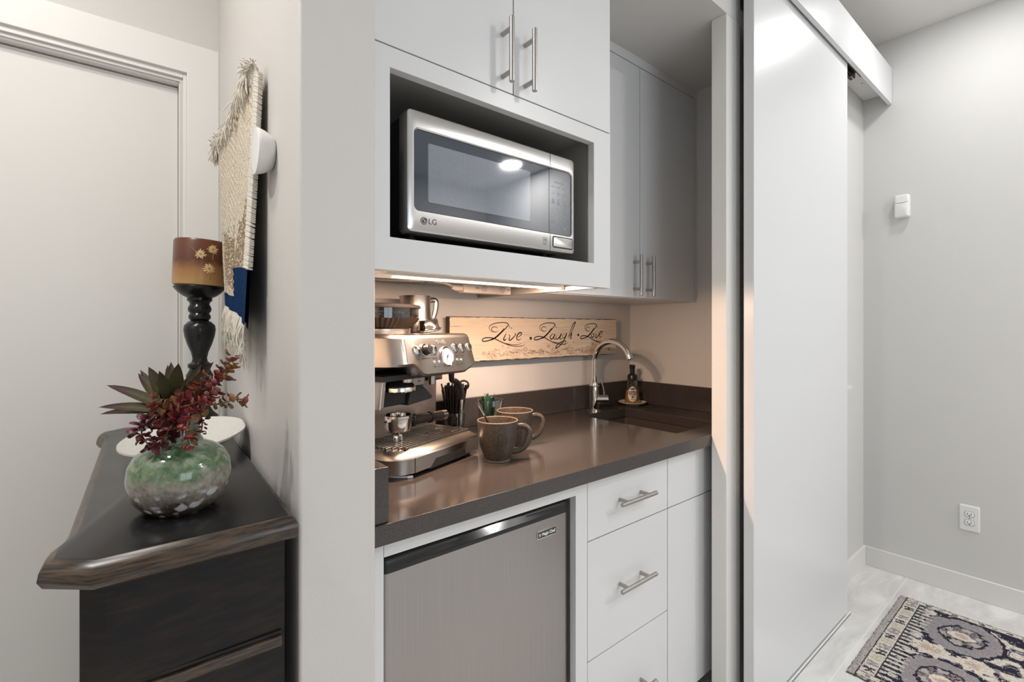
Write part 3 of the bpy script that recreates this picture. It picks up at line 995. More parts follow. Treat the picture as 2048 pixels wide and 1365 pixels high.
# drip tray
plan = [(.0, .002), (.258, .002), (.268, .012), (.268, .165), (-.055, .165), (-.055, .055), (-.048, .035), (-.03, .014)]
w = MB()
def scale_plan(g, z):
    out = []
    for x, y in plan:
        out.append((x + (g if x < .1 else -g), y + (g if y < .1 else 0), z))
    return out
w.loft([scale_plan(.012, .0102), scale_plan(.003, .0105), scale_plan(0, .012), scale_plan(0, .046), scale_plan(.004, .053), scale_plan(.020, .0645)])
body = obj('drip_tray', w, M_steel, c, ang=28)
w = MB()
w.prism([(.052, .009), (.200, .009), (.192, .030), (.075, .030)], -.0006, .004, M=Matrix(((1, 0, 0, 0), (0, 0, 1, .002), (0, 1, 0, 0), (0, 0, 0, 1))))
obj('tray_notch', w, M_blackm, c)
obj('tray_seam', MB().box(-.0006, .0006, .0012, .003, .012, .047), M_dark, c)
obj('grille_bed', MB().box(-.008, .246, .026, .160, .0640, .0652), M_blackm, c)
w = MB()
for k in range(12):
    y = .026 + k * .0118
    w.box(max(-.034, -.006 - (y - .026) * .8), .247, y, y + .0056, .0645, .0695)
for x in (.040, .120, .200, .243):
    w.box(x, x + .004, .026, .160, .0645, .0690)
obj('drip_grille', w, M_steel, c, bev=.0008)
for q, x, y in ((.019, .165, .085), (.010, .205, .045)):
    obj('grille_badge', MB().lathe([(q, 0), (q - .001, .0015), (0, .0015)], (x, y, .0695), sx=1.5, sy=.5), M_blackm, c)
# column and back panel
w = MB()
w.loft([[(-.055, .160, .0), (.262, .160, .0), (.272, .175, .0), (.272, .310, .0), (-.055, .310, .0)], [(-.055, .160, .24), (.268, .160, .24), (.278, .175, .24), (.278, .310, .24), (-.055, .310, .24)]])
obj('column', w, mat('reflection_bright_steel', (.66, .60, .55, 1), .32, 1, aniso_stretch=(3, 3, 500), var=.06, vscale=2), c, bev=.002)  # paler, warmer steel: the column's copper reflection is put into its colour
# head: lofted along x
def zlow(x):
    k = [(-.075, .262), (-.02, .262), (.004, .262), (.05, .234), (.19, .232), (.225, .243), (.252, .262), (.290, .268)]
    for (xa, za), (xb, zb) in zip(k, k[1:]):
        if x <= xb:
            t = max(0, (x - xa) / (xb - xa))
            t = t * t * (3 - 2 * t)
            return za + (zb - za) * t
    return .268
ZT = .337
def hsec(x, yf):
    zl = zlow(x)
    zm = .268 if zl < .268 else zl
    f = lambda z: x + (x - .12) * .10 * (ZT - z) / .1
    P = [(yf + .018, ZT), (yf + .009, ZT - .003), (yf + .004, ZT - .010)]
    lowY = yf - .012
    for q in (.0, .35, .7, 1.0):
        P.append((yf + .004 + (lowY - yf - .004) * q, ZT - .010 + (zl + .006 - ZT + .010) * q))
    P += [(lowY + .004, zl), (yf + .03, zl - .002), (.175, min(.236, zl))]
    P += [(.31, .236), (.315, .330), (.305, ZT)]
    return [(f(z), y, z) for y, z in P]
w = MB()
st = [(-.072, .135), (-.066, .085), (-.050, .045), (-.034, .026), (-.020, .0185), (-.008, .017)]
st += [(x / 1000, .017) for x in range(5, 232, 12)] + [(.238, .0185), (.243, .024), (.247, .036)]
w.loft([hsec(x, y) for x, y in st])
obj('head', w, M_steel, c, ang=32)
obj('head_seam', MB().tube([(-.0227, .0165, .327), (-.0235, .0085, .30), (-.0245, .0035, .272)], .0007, n=6), M_dark, c)
# underside (dark)
obj('underside', MB().box(-.05, .215, .055, .165, .2255, .238), M_blackm, c)
# front panel controls: plane tilted with the fascia
tilt = math.atan2(.016, .075)
def fas(x, z):
    hh = ZT - .010 - zlow(x) - .006
    y = .021 - .016 * ((ZT - .010) - z) / hh
    t = math.atan2(.016, hh)
    return Matrix(((1, 0, 0, x), (0, math.sin(t), -math.cos(t), y), (0, math.cos(t), math.sin(t), z), (0, 0, 0, 1))) @ Matrix.Translation((0, 0, .0006))
fx = lambda x: x
for i, (x, z) in enumerate(((.0156, .2985), (.0813, .2965), (.1687, .2985), (.1996, .2975), (.2300, .2985))):
    w = MB().lathe([(.0145, -.001), (.0145, .002), (.0132, .003), (.0128, .0022), (.0122, .0022), (.0118, .005), (.0105, .0058), (0, .0052)], n=32, M=fas(x, z) @ Matrix.Diagonal((.9, .9, .55, 1)))
    kb = obj('button', w, M_chrome, c, ang=25)
    w = MB().lathe([(.0131, .0036), (.0131, .0040), (.0121, .0040), (.0121, .0036)], n=32, M=fas(x, z) @ Matrix.Diagonal((.9, .9, .55, 1)), cap0=False, cap1=False)
    obj('button_ring', w, M_black, kb)
w = MB().lathe([(.0155, -.001), (.0155, .002), (.0145, .003), (.0115, .003), (.0112, .016), (.0098, .018), (0, .018)], n=32, M=fas(.0478, .2975))
kb = obj('grind_dial', w, M_black, c, ang=25)
obj('dial_ring', MB().lathe([(.0158, .0005), (.0158, .0032), (.0145, .0034)], n=32, M=fas(.0478, .2975), cap0=False, cap1=False), M_chrome, kb)
obj('dial_pointer', MB().box(-.0008, .0008, .002, .0095, .018, .0186, M=fas(.0478, .2975)), M_chrome, kb)
G = fas(.1288, .2785)
w = MB().lathe([(.0265, -.002), (.0265, .003), (.0245, .0055), (.0225, .0045), (.0225, .003)], n=40, M=G, cap0=False, cap1=False)
gg = obj('pressure_gauge', w, M_chrome, c, ang=25)
obj('gauge_face', MB().disc((0, 0, .0032), .0228, 40, M=G), mat('gauge_white', (.27, .285, .33, 1), .5), gg)
w = MB()
for r, a0, a1, ww in ((.0195, -40, 220, .0006), (.0175, 100, 200, .0026), (.0175, -20, 60, .0010)):
    P = [(r * math.cos(math.radians(a0 + (a1 - a0) * k / 30)), r * math.sin(math.radians(a0 + (a1 - a0) * k / 30))) for k in range(31)]
    w.ribbon(P, [ww] * 31, G, .0036)
for k in range(13):
    t = math.radians(-40 + k * 20)
    w.ribbon([(.0165 * math.cos(t), .0165 * math.sin(t)), (.0195 * math.cos(t), .0195 * math.sin(t))], [.0006] * 2, G, .0036)
obj('gauge_scale', w, mat('gauge_blue', (.10, .13, .25, 1), .5), gg, flat=True, recalc=False)
w = MB().ribbon([(.006, .010), (0, 0), (-.006, -.013)], [.0006, .002, .0008], G, .0042)
w.disc((0, 0, .0043), .003, 16, M=G)
obj('gauge_needle', w, M_blackm, gg, flat=True, recalc=False)
for x, z in ((.0785, .2655), (.0975, .2650), (.1725, .2665), (.1905, .2655)):
    obj('indicator', MB().lathe([(.0042, -.001), (.0042, .001), (.0030, .0018), (0, .0014)], n=16, M=fas(x, z)), M_chrome, c)
for s_, x, z, sz in (('POWER', .0165, .2775, .0045), ('GRIND AMOUNT', .049, .2768, .0042), ('FILTER SIZE', .083, .2758, .0042), ('PROGRAM', .1690, .2778, .0042), ('1 CUP', .199, .2772, .0042), ('2 CUP', .230, .2778, .0042), ('GRIND', .0785, .2555, .004), ('CLEAN', .0975, .255, .004), ('HOT\nWATER', .1725, .2560, .0038), ('STEAM', .1905, .2560, .004)):
    obj('button_lettering', MB().text(s_, sz, fas(x, z) @ Matrix.Translation((0, 0, .0002)), depth=.0001), M_blackm, c, flat=True)
w = MB().text('Breville', .0135, fas(.1150, .3150) @ Matrix.Translation((0, 0, .0003)), depth=.0004, bold=.0003, spacing=.9)
obj('logo_lettering', w, mat('bright_logo', (.88, .86, .84, 1), .2, 1), c, flat=True)
w = MB()
SM = Matrix(((0, 0, -1, -.0745), (-1, 0, 0, .15), (0, 1, 0, .31), (0, 0, 0, 1)))
w.box(-.012, .012, -.010, .010, 0, .0006, M=SM)
obj('side_mark', w, M_blackm, c, flat=True)
# group head, grinder chute and cradle under the head
w = MB().lathe([(.020, .245), (.020, .222), (.034, .214), (.040, .206), (.040, .204)], (.052, .105, 0), n=32)
obj('group_head', w, M_black, c, bev=.001)
obj('group_collar', MB().cyl((.052, .075, .216), (.052, .075, .238), .0155, n=24), M_nickel, c)
obj('group_ring', MB().lathe([(.0415, .204), (.0425, .202), (.0425, .193), (.0405, .191)], (.052, .105, 0), n=36), M_chrome, c)
w = MB().loft([[(-.012, .165, .150), (.004, .165, .150), (.010, .165, .235), (-.002, .165, .235)], [(-.020, .098, .150), (-.004, .098, .156), (.008, .100, .235), (-.006, .100, .235)]])
obj('reflection_fin', w, M_steel, c, bev=.003)  # steel plate shaped to stand for the reflection on the group's left side
obj('grinder_housing', MB().box(.012, .095, .12, .166, .152, .200), M_blackm, c, bev=.004)
w = MB().loft([[(.090, .11, .148), (.165, .09, .160), (.168, .09, .166), (.130, .10, .205), (.105, .11, .198)], [(.090, .165, .148), (.165, .150, .160), (.168, .150, .166), (.130, .165, .205), (.105, .165, .198)]])
obj('grinder_cradle', w, M_blackm, c, bev=.003)
obj('chute_block', MB().box(.098, .146, .098, .150, .198, .232), M_steel, c, bev=.003)
w = MB().text('size', .006, Matrix.Translation((.122, .0978, .219)) @ Matrix.Rotation(PI / 2, 4, 'X'), depth=.0001).text('filter', .006, Matrix.Translation((.122, .0978, .211)) @ Matrix.Rotation(PI / 2, 4, 'X'), depth=.0001)
obj('chute_lettering', w, M_blackm, c, flat=True)
obj('tamper_post', MB().cyl((.182, .105, .195), (.182, .105, .236), .010, n=20).box(.188, .246, .12, .160, .203, .236), M_steel, c, bev=.0015)
# steam wand
wp = smoothpath([(.232, .075, .236), (.238, .08, .205), (.262, .085, .198), (.285, .088, .185), (.296, .088, .160), (.298, .088, .14)], 5)
obj('steam_wand', MB().tube([(.298, .088, .146), (.296, .088, .10), (.293, .088, .066)], [.0045, .0045, .004], n=12), M_chrome, c)
obj('wand_grip', MB().tube(wp, [.008] * len(wp), n=14), M_black, c)
obj('water_spout', MB().cyl((.262, .10, .22), (.262, .10, .255), .007, n=16).cyl((.262, .10, .214), (.262, .10, .222), .009, n=16), M_steel, c)
obj('wand_dial', MB().lathe([(.016, 0), (.0165, .02), (.014, .024), (0, .024)], n=28, M=Matrix(((0, 0, 1, .258), (1, 0, 0, .055), (0, 1, 0, .278), (0, 0, 0, 1)))), M_black, c)
# bean hopper
HX, HY = .055, .175
obj('hopper_base', MB().lathe([(.078, .334), (.080, .338), (.080, .349), (.076, .352)], (HX, HY, 0), n=48), M_steel, c)
w = MB()
rings = []
nr = 96
for r, z in ((.074, .351), (.082, .357), (.094, .368), (.100, .377)):
    rings.append([(HX + (r + (.0030 if k % 2 else 0)) * math.cos(2 * PI * k / nr), HY + (r + (.0030 if k % 2 else 0)) * math.sin(2 * PI * k / nr), z) for k in range(nr)])
w.loft(rings)
obj('hopper_cone', w, mat('dark_brown_plastic', (.012, .008, .006, 1), .6, spec=.12), c)
obj('hopper_wall', MB().lathe([(.101, .376), (.1015, .403)], (HX, HY, 0), n=48, cap0=False, cap1=False), M_smoke, c)
w = MB()
rb = random.Random(5)
for k in range(240):
    a_, r_ = rb.uniform(0, 2 * PI), .094 * math.sqrt(rb.uniform(.3, 1))
    M = Matrix.Translation((HX + r_ * math.cos(a_), HY + r_ * math.sin(a_), .380 + rb.uniform(0, .010))) @ Matrix.Rotation(rb.uniform(0, 6), 4, 'Z') @ Matrix.Rotation(rb.uniform(0, 6), 4, 'X') @ Matrix.Diagonal((1.4, 1, .8, 1))
    w.ball((0, 0, 0), .0045, 8, 5, M=M)
bn = obj('coffee_beans', w, mat('roasted_beans', (.030, .016, .010, 1), .35), c)
bn['kind'] = 'stuff'
obj('hopper_lid', MB().lathe([(.1015, .402), (.106, .403), (.107, .407), (.103, .411), (.085, .414), (.02, .416), (0, .416)], (HX, HY, 0), n=48), mat('smoky_lid', (.025, .022, .021, 1), .45, spec=.2), c)

# things standing on / around the machine
p = em(.258, .235, ZT)
c2 = thing('milk_pitcher', 'steel milk frothing pitcher standing on top of the espresso machine', 'pitcher', (p[0], p[1], p[2] + EZ - EZ), RZE)
w = MB().lathe([(.046, .0005), (.050, .003), (.050, .02), (.0465, .075), (.047, .108), (.0485, .112), (.0475, .112), (.046, .106), (.0455, .075), (.048, .02), (.046, .004), (0, .004)], n=40)
obj('body', w, M_steel, c2)
hp = smoothpath([(.046, -.014, .098), (.060, -.018, .103), (.071, -.022, .098), (.070, -.022, .075), (.062, -.019, .045), (.056, -.017, .030)], 5)
obj('handle', MB().tube(hp, .0055, n=10, flat=1.5), M_steel, c2)
p = em(.205, .135, ZT)
c2 = thing('tamper', 'chrome tamper lying tilted on top of the espresso machine', 'tamper', (p[0], p[1], p[2]), RZE)
MT = Matrix.Translation((0, 0, .0070)) @ Matrix.Rotation(math.radians(-9), 4, 'Y')
obj('base', MB().lathe([(.038, 0), (.041, .002), (.041, .005), (.036, .007)], n=36, M=MT, sy=.8), M_chrome, c2)
obj('cup', MB().lathe([(.035, .007), (.033, .012), (.030, .030), (.027, .033), (0, .033)], n=36, M=MT, sy=.8), M_chrome, c2)

p = em(.034, .088, .0696)
c2 = thing('portafilter', 'chrome portafilter with dark handle resting on the drip tray', 'portafilter', p, RZE)
w = MB().lathe([(.024, .022), (.031, .028), (.0325, .034), (.0325, .058), (.0355, .060), (.0355, .066), (.0325, .067), (.030, .066), (.029, .045), (.024, .036), (0, .036)], n=40)
pb = obj('basket', w, M_chrome, c2, ang=25)
for x0, x1 in ((-.045, -.030), (.030, .045)):
    obj('ear', MB().box(x0, x1, -.007, .007, .052, .060), M_chrome, pb, bev=.002)
w = MB().tube([(0, -.002, .026), (0, -.002, .014)], .010, n=16)
w.tube(smoothpath([(-.003, 0, .016), (-.008, 0, .012), (-.009, 0, .0008)], 4), .006, n=12).tube(smoothpath([(.003, 0, .016), (.008, 0, .012), (.009, 0, .0008)], 4), .006, n=12)
obj('spout', w, M_chrome, c2)
w = MB().tube([(.030, 0, .046), (.050, .002, .044)], [.008, .009], n=16)
obj('neck', w, M_chrome, c2)
obj('handle_collar', MB().tube([(.044, .002, .0445), (.058, .004, .043)], [.017, .0175], n=24), M_black, c2, bev=.002)
obj('handle', MB().tube([(.056, .004, .043), (.09, .007, .041), (.15, .013, .037), (.185, .017, .034)], [.012, .0135, .0125, .0135], n=20), mat('glossy_dark_handle', (.03, .022, .02, 1), .15), c2)
obj('handle_band', MB().tube([(.126, .0105, .0385), (.136, .0115, .038)], [.0155, .0155], n=20), M_black, c2, bev=.001)
obj('end_cap', MB().tube([(.184, .017, .0340), (.206, .019, .0325), (.210, .0193, .032)], [.0140, .0142, .011], n=20), M_chrome, c2, ang=25)

c2 = thing('white_cable', 'white cable end poking out from under the espresso machine', 'cable', (.49, 1.03, .914))
obj('cable', MB().tube(smoothpath([(.46, 1.13, .9175), (.476, 1.075, .9172), (.492, 1.040, .9170), (.512, 1.022, .917), (.524, 1.017, .917)], 5), .0028, n=8), M_white, c2, world=True)
obj('tip', MB().box(-.008, .006, -.004, .004, 0, .005, M=Matrix.Translation((.5245, 1.0165, .9143)) @ Matrix.Rotation(math.radians(-15), 4, 'Z')), M_white, c2, world=True, bev=.001)

# straws in a short glass
GX, GY = .856, 1.345
c2 = thing('short_tumbler', 'short clear glass holding black straws behind the espresso machine', 'glass', (GX, GY, .914))
obj('glass', MB().lathe([(.030, .0005), (.032, .002), (.035, .072), (.0345, .073), (.0325, .072), (.030, .008), (0, .007)], n=36), M_glass, c2)
M_straw = mat('black_straw', (.010, .009, .009, 1), .22)
rs = random.Random(11)
k = 0
for i in range(52):
    a_ = i * 2.399963
    q = math.sqrt((i + .5) / 52)
    b0 = (.0165 * q * math.cos(a_), .0165 * q * math.sin(a_), .0095)
    t0 = (.047 * q * math.cos(a_ + .2), .047 * q * math.sin(a_ + .2), .170 + rs.uniform(-.012, .008) - .012 * q * q)
    o = obj('black_straw', MB().tube([(GX + b0[0], GY + b0[1], .914 + b0[2]), (GX + t0[0], GY + t0[1], .914 + t0[2])], .0027, n=8), M_straw)
    tag(o, 'thin black straw fanned out in the short glass behind the espresso machine', 'straw', 'black straws in the short glass')
c2 = thing('measuring_scoop', 'black loop-handled scoop stuck among the black straws', 'scoop', (GX + .03, GY - .02, .99))
P = [(-.006 + .0125 * math.cos(t), .002 - .010 * math.cos(t), .086 + .0145 * math.sin(t)) for t in [2 * PI * k / 24 for k in range(25)]]
obj('handle_loop', MB().tube(P, .0033, n=8, caps=False), M_black, c2)
obj('stem', MB().tube([(-.014, .008, .076), (-.018, .010, .03), (-.022, .012, -.04)], .0035, n=8), M_black, c2)

# packets in a clear tumbler
GX, GY = .9535, 1.278
c2 = thing('clear_tumbler', 'clear glass tumbler holding green packets behind the mugs', 'glass', (GX, GY, .914))
obj('glass', MB().lathe([(.034, .0005), (.036, .002), (.0425, .113), (.042, .114), (.0405, .113), (.034, .010), (0, .009)], n=40), M_glass, c2)
M_green = mat('green_packet', (.025, .075, .045, 1), .35, var=.5, vscale=60)
M_dgreen = mat('dark_green_packet', (.012, .028, .018, 1), .35, var=.5, vscale=60)
M_pk = mat('white_packet', (.60, .58, .58, 1), .5, var=.15, vscale=50)
M_kraft = mat('kraft_packet', (.36, .30, .22, 1), .5, var=.15, vscale=50)
def packet(name, label, x, y, ztop, rz, tiltx, wd, m):
    M = Matrix.Translation((GX + x, GY + y, .9245)) @ Matrix.Rotation(rz, 4, 'Z') @ Matrix.Rotation(tiltx, 4, 'X')
    mb = MB()
    hh = ztop
    wd *= 1.2
    rings = []
    for q, th in ((0, .0006), (.06, .0010), (.3, .0034), (.6, .0036), (.92, .0012), (1, .0006)):
        z = q * hh
        rings.append([(-wd, -th * .3, z), (-wd * .5, -th, z), (wd * .5, -th, z), (wd, -th * .3, z), (wd * .5, th, z), (-wd * .5, th, z)])
    mb.loft(rings, M=M)
    o = obj(name, mb, m)
    tag(o, label, 'packet', 'packets in the clear tumbler')
for i, (x, y, zt, rz, tx_, wd, m, lb_) in enumerate((
        (-.010, -.010, .112, .5, .10, .013, M_dgreen, 'dark green packet at the front of the clear tumbler'),
        (.004, -.006, .124, .9, .06, .014, M_green, 'bright green packet standing tallest in the clear tumbler'),
        (.012, -.016, .098, .75, .18, .014, M_pk, 'white packet leaning at the front of the green ones in the tumbler'),
        (.000, .006, .120, .7, -.06, .014, M_green, 'green packet behind the tallest one in the clear tumbler'),
        (-.016, .004, .108, .3, -.05, .012, M_dgreen, 'dark green packet by the glass wall of the clear tumbler'),
        (.014, .006, .110, 1.0, -.10, .011, M_kraft, 'tan paper packet leaning out of the clear tumbler'),
        (.018, -.004, .114, 1.3, -.14, .010, M_pk, 'slim white packet leaning to the side of the clear tumbler'),
        (-.020, -.006, .118, .1, .05, .012, M_green, 'green packet standing farthest from the mugs in the clear tumbler'),
        (.006, -.018, .106, 1.2, .16, .011, M_green, 'small green packet in front of the tallest one in the clear tumbler'),
        (.010, .014, .121, .2, -.16, .010, M_kraft, 'narrow tan packet behind the green ones in the clear tumbler'),
        (-.006, .014, .112, .6, -.12, .013, M_dgreen, 'dark green packet at the back of the clear tumbler'))):
    packet('sweetener_packet', lb_, x, y, zt, rz, tx_, wd, m)

# mugs
def mugmat():
    m, nt, b = newmat('grey_brown_stoneware')
    tc = N(nt, 'ShaderNodeTexCoord')
    nz = N(nt, 'ShaderNodeTexNoise', Scale=160.0, Detail=3.0)
    nt.links.new(tc.outputs['Object'], nz.inputs['Vector'])
    r = N(nt, 'ShaderNodeValToRGB')
    r.color_ramp.elements[0].position = .38
    r.color_ramp.elements[0].color = (.048, .038, .029, 1)
    r.color_ramp.elements[1].position = .62
    r.color_ramp.elements[1].color = (.074, .060, .047, 1)
    nt.links.new(nz.outputs['Fac'], r.inputs['Fac'])
    nt.links.new(r.outputs['Color'], b.inputs['Base Color'])
    b.inputs['Roughness'].default_value = .28
    bp = N(nt, 'ShaderNodeBump', Strength=.08, Distance=.001)
    nt.links.new(nz.outputs['Fac'], bp.inputs['Height'])
    nt.links.new(bp.outputs['Normal'], b.inputs['Normal'])
    return m
M_mug = mugmat()
M_rim = mat('unglazed_tan_rim', (.20, .15, .115, 1), .4)
def mug(label, x, y, rz):
    c2 = thing('mug', label, 'mug', (x, y, .914), rz, 'stoneware mugs on the countertop')
    w = MB().lathe([(.030, 0), (.0325, .0015), (.0330, .005), (.0385, .016), (.046, .038), (.0508, .065), (.0535, .092), (.0545, .1055)], n=48, cap1=False)
    w.lathe([(.0515, .1058), (.0500, .092), (.0470, .065), (.042, .038), (.033, .014), (.020, .008), (0, .007)], n=48, cap0=False)
    bd_ = obj('body', w, M_mug, c2)
    obj('rim', MB().lathe([(.0545, .1053), (.0542, .1072), (.0530, .1078), (.0518, .1072), (.0515, .1056)], n=48, cap0=False, cap1=False), M_rim, c2)
    obj('foot_ring', MB().lathe([(.0305, .0004), (.0330, .0008), (.0335, .004), (.0325, .005)], n=48), M_rim, c2)
    hp = smoothpath([(.0500, 0, .087), (.064, 0, .0895), (.078, 0, .086), (.0865, 0, .074), (.086, 0, .058), (.077, 0, .038), (.060, 0, .025), (.0385, 0, .021)], 5)
    obj('handle', MB().tube(hp, [.0062] * len(hp), n=14, flat=1.25), M_mug, c2)
    return c2
mug('grey-brown stoneware mug in front, with a spoon standing in it', .776, 1.008, math.radians(-32))
mug('grey-brown stoneware mug without a spoon, behind the other mug', .908, 1.095, math.radians(-26))
c2 = thing('spoon', 'steel spoon standing in the front stoneware mug', 'spoon', (.776, 1.008, .9225))
P = smoothpath([(.006, -.018, .003), (-.008, -.004, .045), (-.026, .012, .098), (-.037, .021, .125), (-.0425, .0255, .137), (-.047, .029, .1435)], 6)
n = len(P)
wid = [.0042 + .0042 * min(1, max(0, (i / n - .45) * 3)) for i in range(n)]
wid[-1], wid[-2], wid[-3] = .0022, .0056, .0074
obj('handle', MB().tube(P, wid, n=12, flat=.32), M_steel, c2)
obj('bowl', MB().ball((.008, -.020, .0085), .008, 12, 8, sz=1.0), M_steel, c2)

# ------------------------------------------------------------------ chest in the hall corner
def nthing(name, label, cat, loc, group=None):
    return thing(name, label, cat, nk(*loc), RZN, group)
def nobj(name, mb, mats, parent, base, **k):
    """shapes given in the corner's own axes"""
    mb.bm.transform(Matrix.Translation((-base[0], -base[1], -base[2])))
    return obj(name, mb, mats, parent, **k)
def blackwood():
    m, nt, b = newmat('black_rubbed_wood')
    tc = N(nt, 'ShaderNodeTexCoord')
    mp = N(nt, 'ShaderNodeMapping')
    mp.inputs['Scale'].default_value = (4, 4, 22)
    nt.links.new(tc.outputs['Object'], mp.inputs['Vector'])
    nz = N(nt, 'ShaderNodeTexNoise', Scale=4.0, Detail=5.0, Roughness=.6)
    nt.links.new(mp.outputs['Vector'], nz.inputs['Vector'])
    r = N(nt, 'ShaderNodeValToRGB')
    r.color_ramp.elements[0].position = .45
    r.color_ramp.elements[0].color = (.0075, .0070, .0078, 1)
    r.color_ramp.elements[1].position = .82
    r.color_ramp.elements[1].color = (.028, .018, .014, 1)
    nt.links.new(nz.outputs['Fac'], r.inputs['Fac'])
    nt.links.new(r.outputs['Color'], b.inputs['Base Color'])
    b.inputs['Roughness'].default_value = .38
    b.inputs['Specular IOR Level'].default_value = .25
    return m
M_bw = blackwood()
def wornwood():
    m, nt, b = newmat('worn_dark_moulding')
    tc = N(nt, 'ShaderNodeTexCoord')
    mp = N(nt, 'ShaderNodeMapping')
    mp.inputs['Scale'].default_value = (10, 10, 120)
    nt.links.new(tc.outputs['Object'], mp.inputs['Vector'])
    nz = N(nt, 'ShaderNodeTexNoise', Scale=2.2, Detail=6.0, Roughness=.65)
    nt.links.new(mp.outputs['Vector'], nz.inputs['Vector'])
    r = N(nt, 'ShaderNodeValToRGB')
    r.color_ramp.elements[0].position = .38
    r.color_ramp.elements[0].color = (.012, .0095, .008, 1)
    r.color_ramp.elements[1].position = .62
    r.color_ramp.elements[1].color = (.085, .055, .034, 1)
    nt.links.new(nz.outputs['Fac'], r.inputs['Fac'])
    nt.links.new(r.outputs['Color'], b.inputs['Base Color'])
    b.inputs['Roughness'].default_value = .3
    return m
M_worn = wornwood()
DB = (-.13, .45, 0)
c = nthing('chest', 'narrow black chest with worn brown edges against the hall wall', 'chest', DB)
top = [(-.0215, -.022), (-.238, -.028), (-.277, .004), (-.2765, .040), (-.264, .080), (-.2615, .12), (-.2615, .78), (-.264, .82), (-.277, .86), (-.277, .895), (-.240, .930), (-.012, .930)]
def inset_poly(P, g):
    n = len(P)
    out = []
    for i in range(n):
        a, b, d = Vector(P[i - 1]), Vector(P[i]), Vector(P[(i + 1) % n])
        e1, e2 = (b - a).normalized(), (d - b).normalized()
        n1, n2 = Vector((-e1.y, e1.x)), Vector((-e2.y, e2.x))
        m_ = (n1 + n2)
        m_ = m_ / max(.3, m_.dot(n1))
        out.append(tuple(b + m_ * g))
    return out
area = sum(top[i - 1][0] * top[i][1] - top[i][0] * top[i - 1][1] for i in range(len(top)))
sgn = 1 if area > 0 else -1
def tp(g, z, keep=True):
    """top outline grown by g, held off the wall"""
    return [(min(x, -.010), y, z) for x, y in inset_poly(top, -sgn * g)]
w = MB()
w.loft([tp(-.012, .9475), tp(.004, .9485), tp(.012, .953), tp(.0165, .962), tp(.0150, .972), tp(.009, .980), tp(.002, .984)], cap1=False)
tpo = nobj('top_moulding', w, M_worn, c, DB, ang=50)
w = MB()
w.loft([tp(.0022, .9838), tp(.0, .985)])
nobj('top', w, mat('black_satin_top', (.0085, .008, .0085, 1), .24, var=.2, vscale=14, rvar=.05), c, DB)
w = MB()
bp_ = [(x if x < -.06 else -.0215, y) for x, y, _ in tp(-.020, 0)]
w.prism(bp_, .04, .948)
nobj('body', w, M_bw, c, DB, ang=30)
w = MB()
yb = -.0035
w.box(-.2235, -.026, yb - .008, yb + .002, .7830, .7995)
nobj('side_moulding', w, M_worn, c, DB, bev=.003)
w = MB()
w.box(-.2235, -.026, yb - .004, yb + .002, .7995, .8060)
nobj('side_bead', w, M_bw, c, DB, bev=.002)
w = MB()
for z in (.945,):
    w.box(-.232, -.024, yb - .004, yb + .002, .936, z + .003)
nobj('side_rail', w, M_bw, c, DB, bev=.002)
for k in range(3):
    z0 = .08 + k * .285
    nobj('drawer', MB().box(-.2505, -.238, .10, .80, z0, z0 + .27), M_bw, c, DB, bev=.004)
for x, y in ((-.225, .03), (-.03, .03), (-.225, .87), (-.03, .87)):
    nobj('foot', MB().lathe([(.018, 0), (.024, .01), (.022, .042)], (x, y, 0), n=16), M_bw, c, DB)

# candle stand and candle
CB = (-.070, .800, .985)
c = nthing('candle_holder', 'tall turned black candle holder on the far end of the chest', 'candle holder', CB)
prof = [(.058, 0), (.060, .006), (.058, .014), (.048, .022), (.044, .034), (.032, .046), (.022, .066), (.019, .09), (.022, .115), (.031, .135), (.033, .148), (.028, .158), (.024, .166), (.0285, .172), (.0285, .180), (.0195, .186), (.0175, .196), (.021, .213), (.030, .236), (.0362, .258), (.0386, .276), (.037, .288), (.029, .297), (.021, .302), (.0255, .306), (.027, .312), (.0255, .317), (.023, .322), (.0275, .328), (.0285, .335), (.0265, .341), (.0235, .347), (.025, .353), (.0300, .357), (.0300, .365), (.041, .371), (.052, .380), (.060, .390), (.0625, .395), (.0615, .397), (.056, .396), (0, .396)]
obj('stand', MB().lathe(prof, n=48), mat('black_lacquer', (.010, .009, .009, 1), .22), c, ang=40)
CC = (CB[0], CB[1], CB[2] + .3965)
def candlemat():
    m, nt, b = newmat('amber_brown_wax')
    tc = N(nt, 'ShaderNodeTexCoord')
    sp = N(nt, 'ShaderNodeSeparateXYZ')
    nt.links.new(tc.outputs['Object'], sp.inputs[0])
    nz = N(nt, 'ShaderNodeTexNoise', Scale=30.0, Detail=3.0)
    nt.links.new(tc.outputs['Object'], nz.inputs['Vector'])
    ad = N(nt, 'ShaderNodeMath', operation='MULTIPLY_ADD')
    ad.inputs[1].default_value = .03
    nt.links.new(nz.outputs['Fac'], ad.inputs[0])
    nt.links.new(sp.outputs['Z'], ad.inputs[2])
    mr = N(nt, 'ShaderNodeMapRange')
    mr.inputs['From Max'].default_value = .15
    nt.links.new(ad.outputs[0], mr.inputs['Value'])
    r = N(nt, 'ShaderNodeValToRGB')
    cr = r.color_ramp
    cr.elements[0].position = .12
    cr.elements[0].color = (.42, .26, .10, 1)
    cr.elements[1].position = .95
    cr.elements[1].color = (.14, .045, .022, 1)
    x = cr.elements.new(.38)
    x.color = (.34, .16, .055, 1)
    x = cr.elements.new(.55)
    x.color = (.105, .036, .016, 1)
    nt.links.new(mr.outputs['Result'], r.inputs['Fac'])
    nt.links.new(r.outputs['Color'], b.inputs['Base Color'])
    b.inputs['Roughness'].default_value = .3
    b.inputs['Subsurface Weight'].default_value = .15
    b.inputs['Subsurface Radius'].default_value = (.02, .008, .003)
    return m
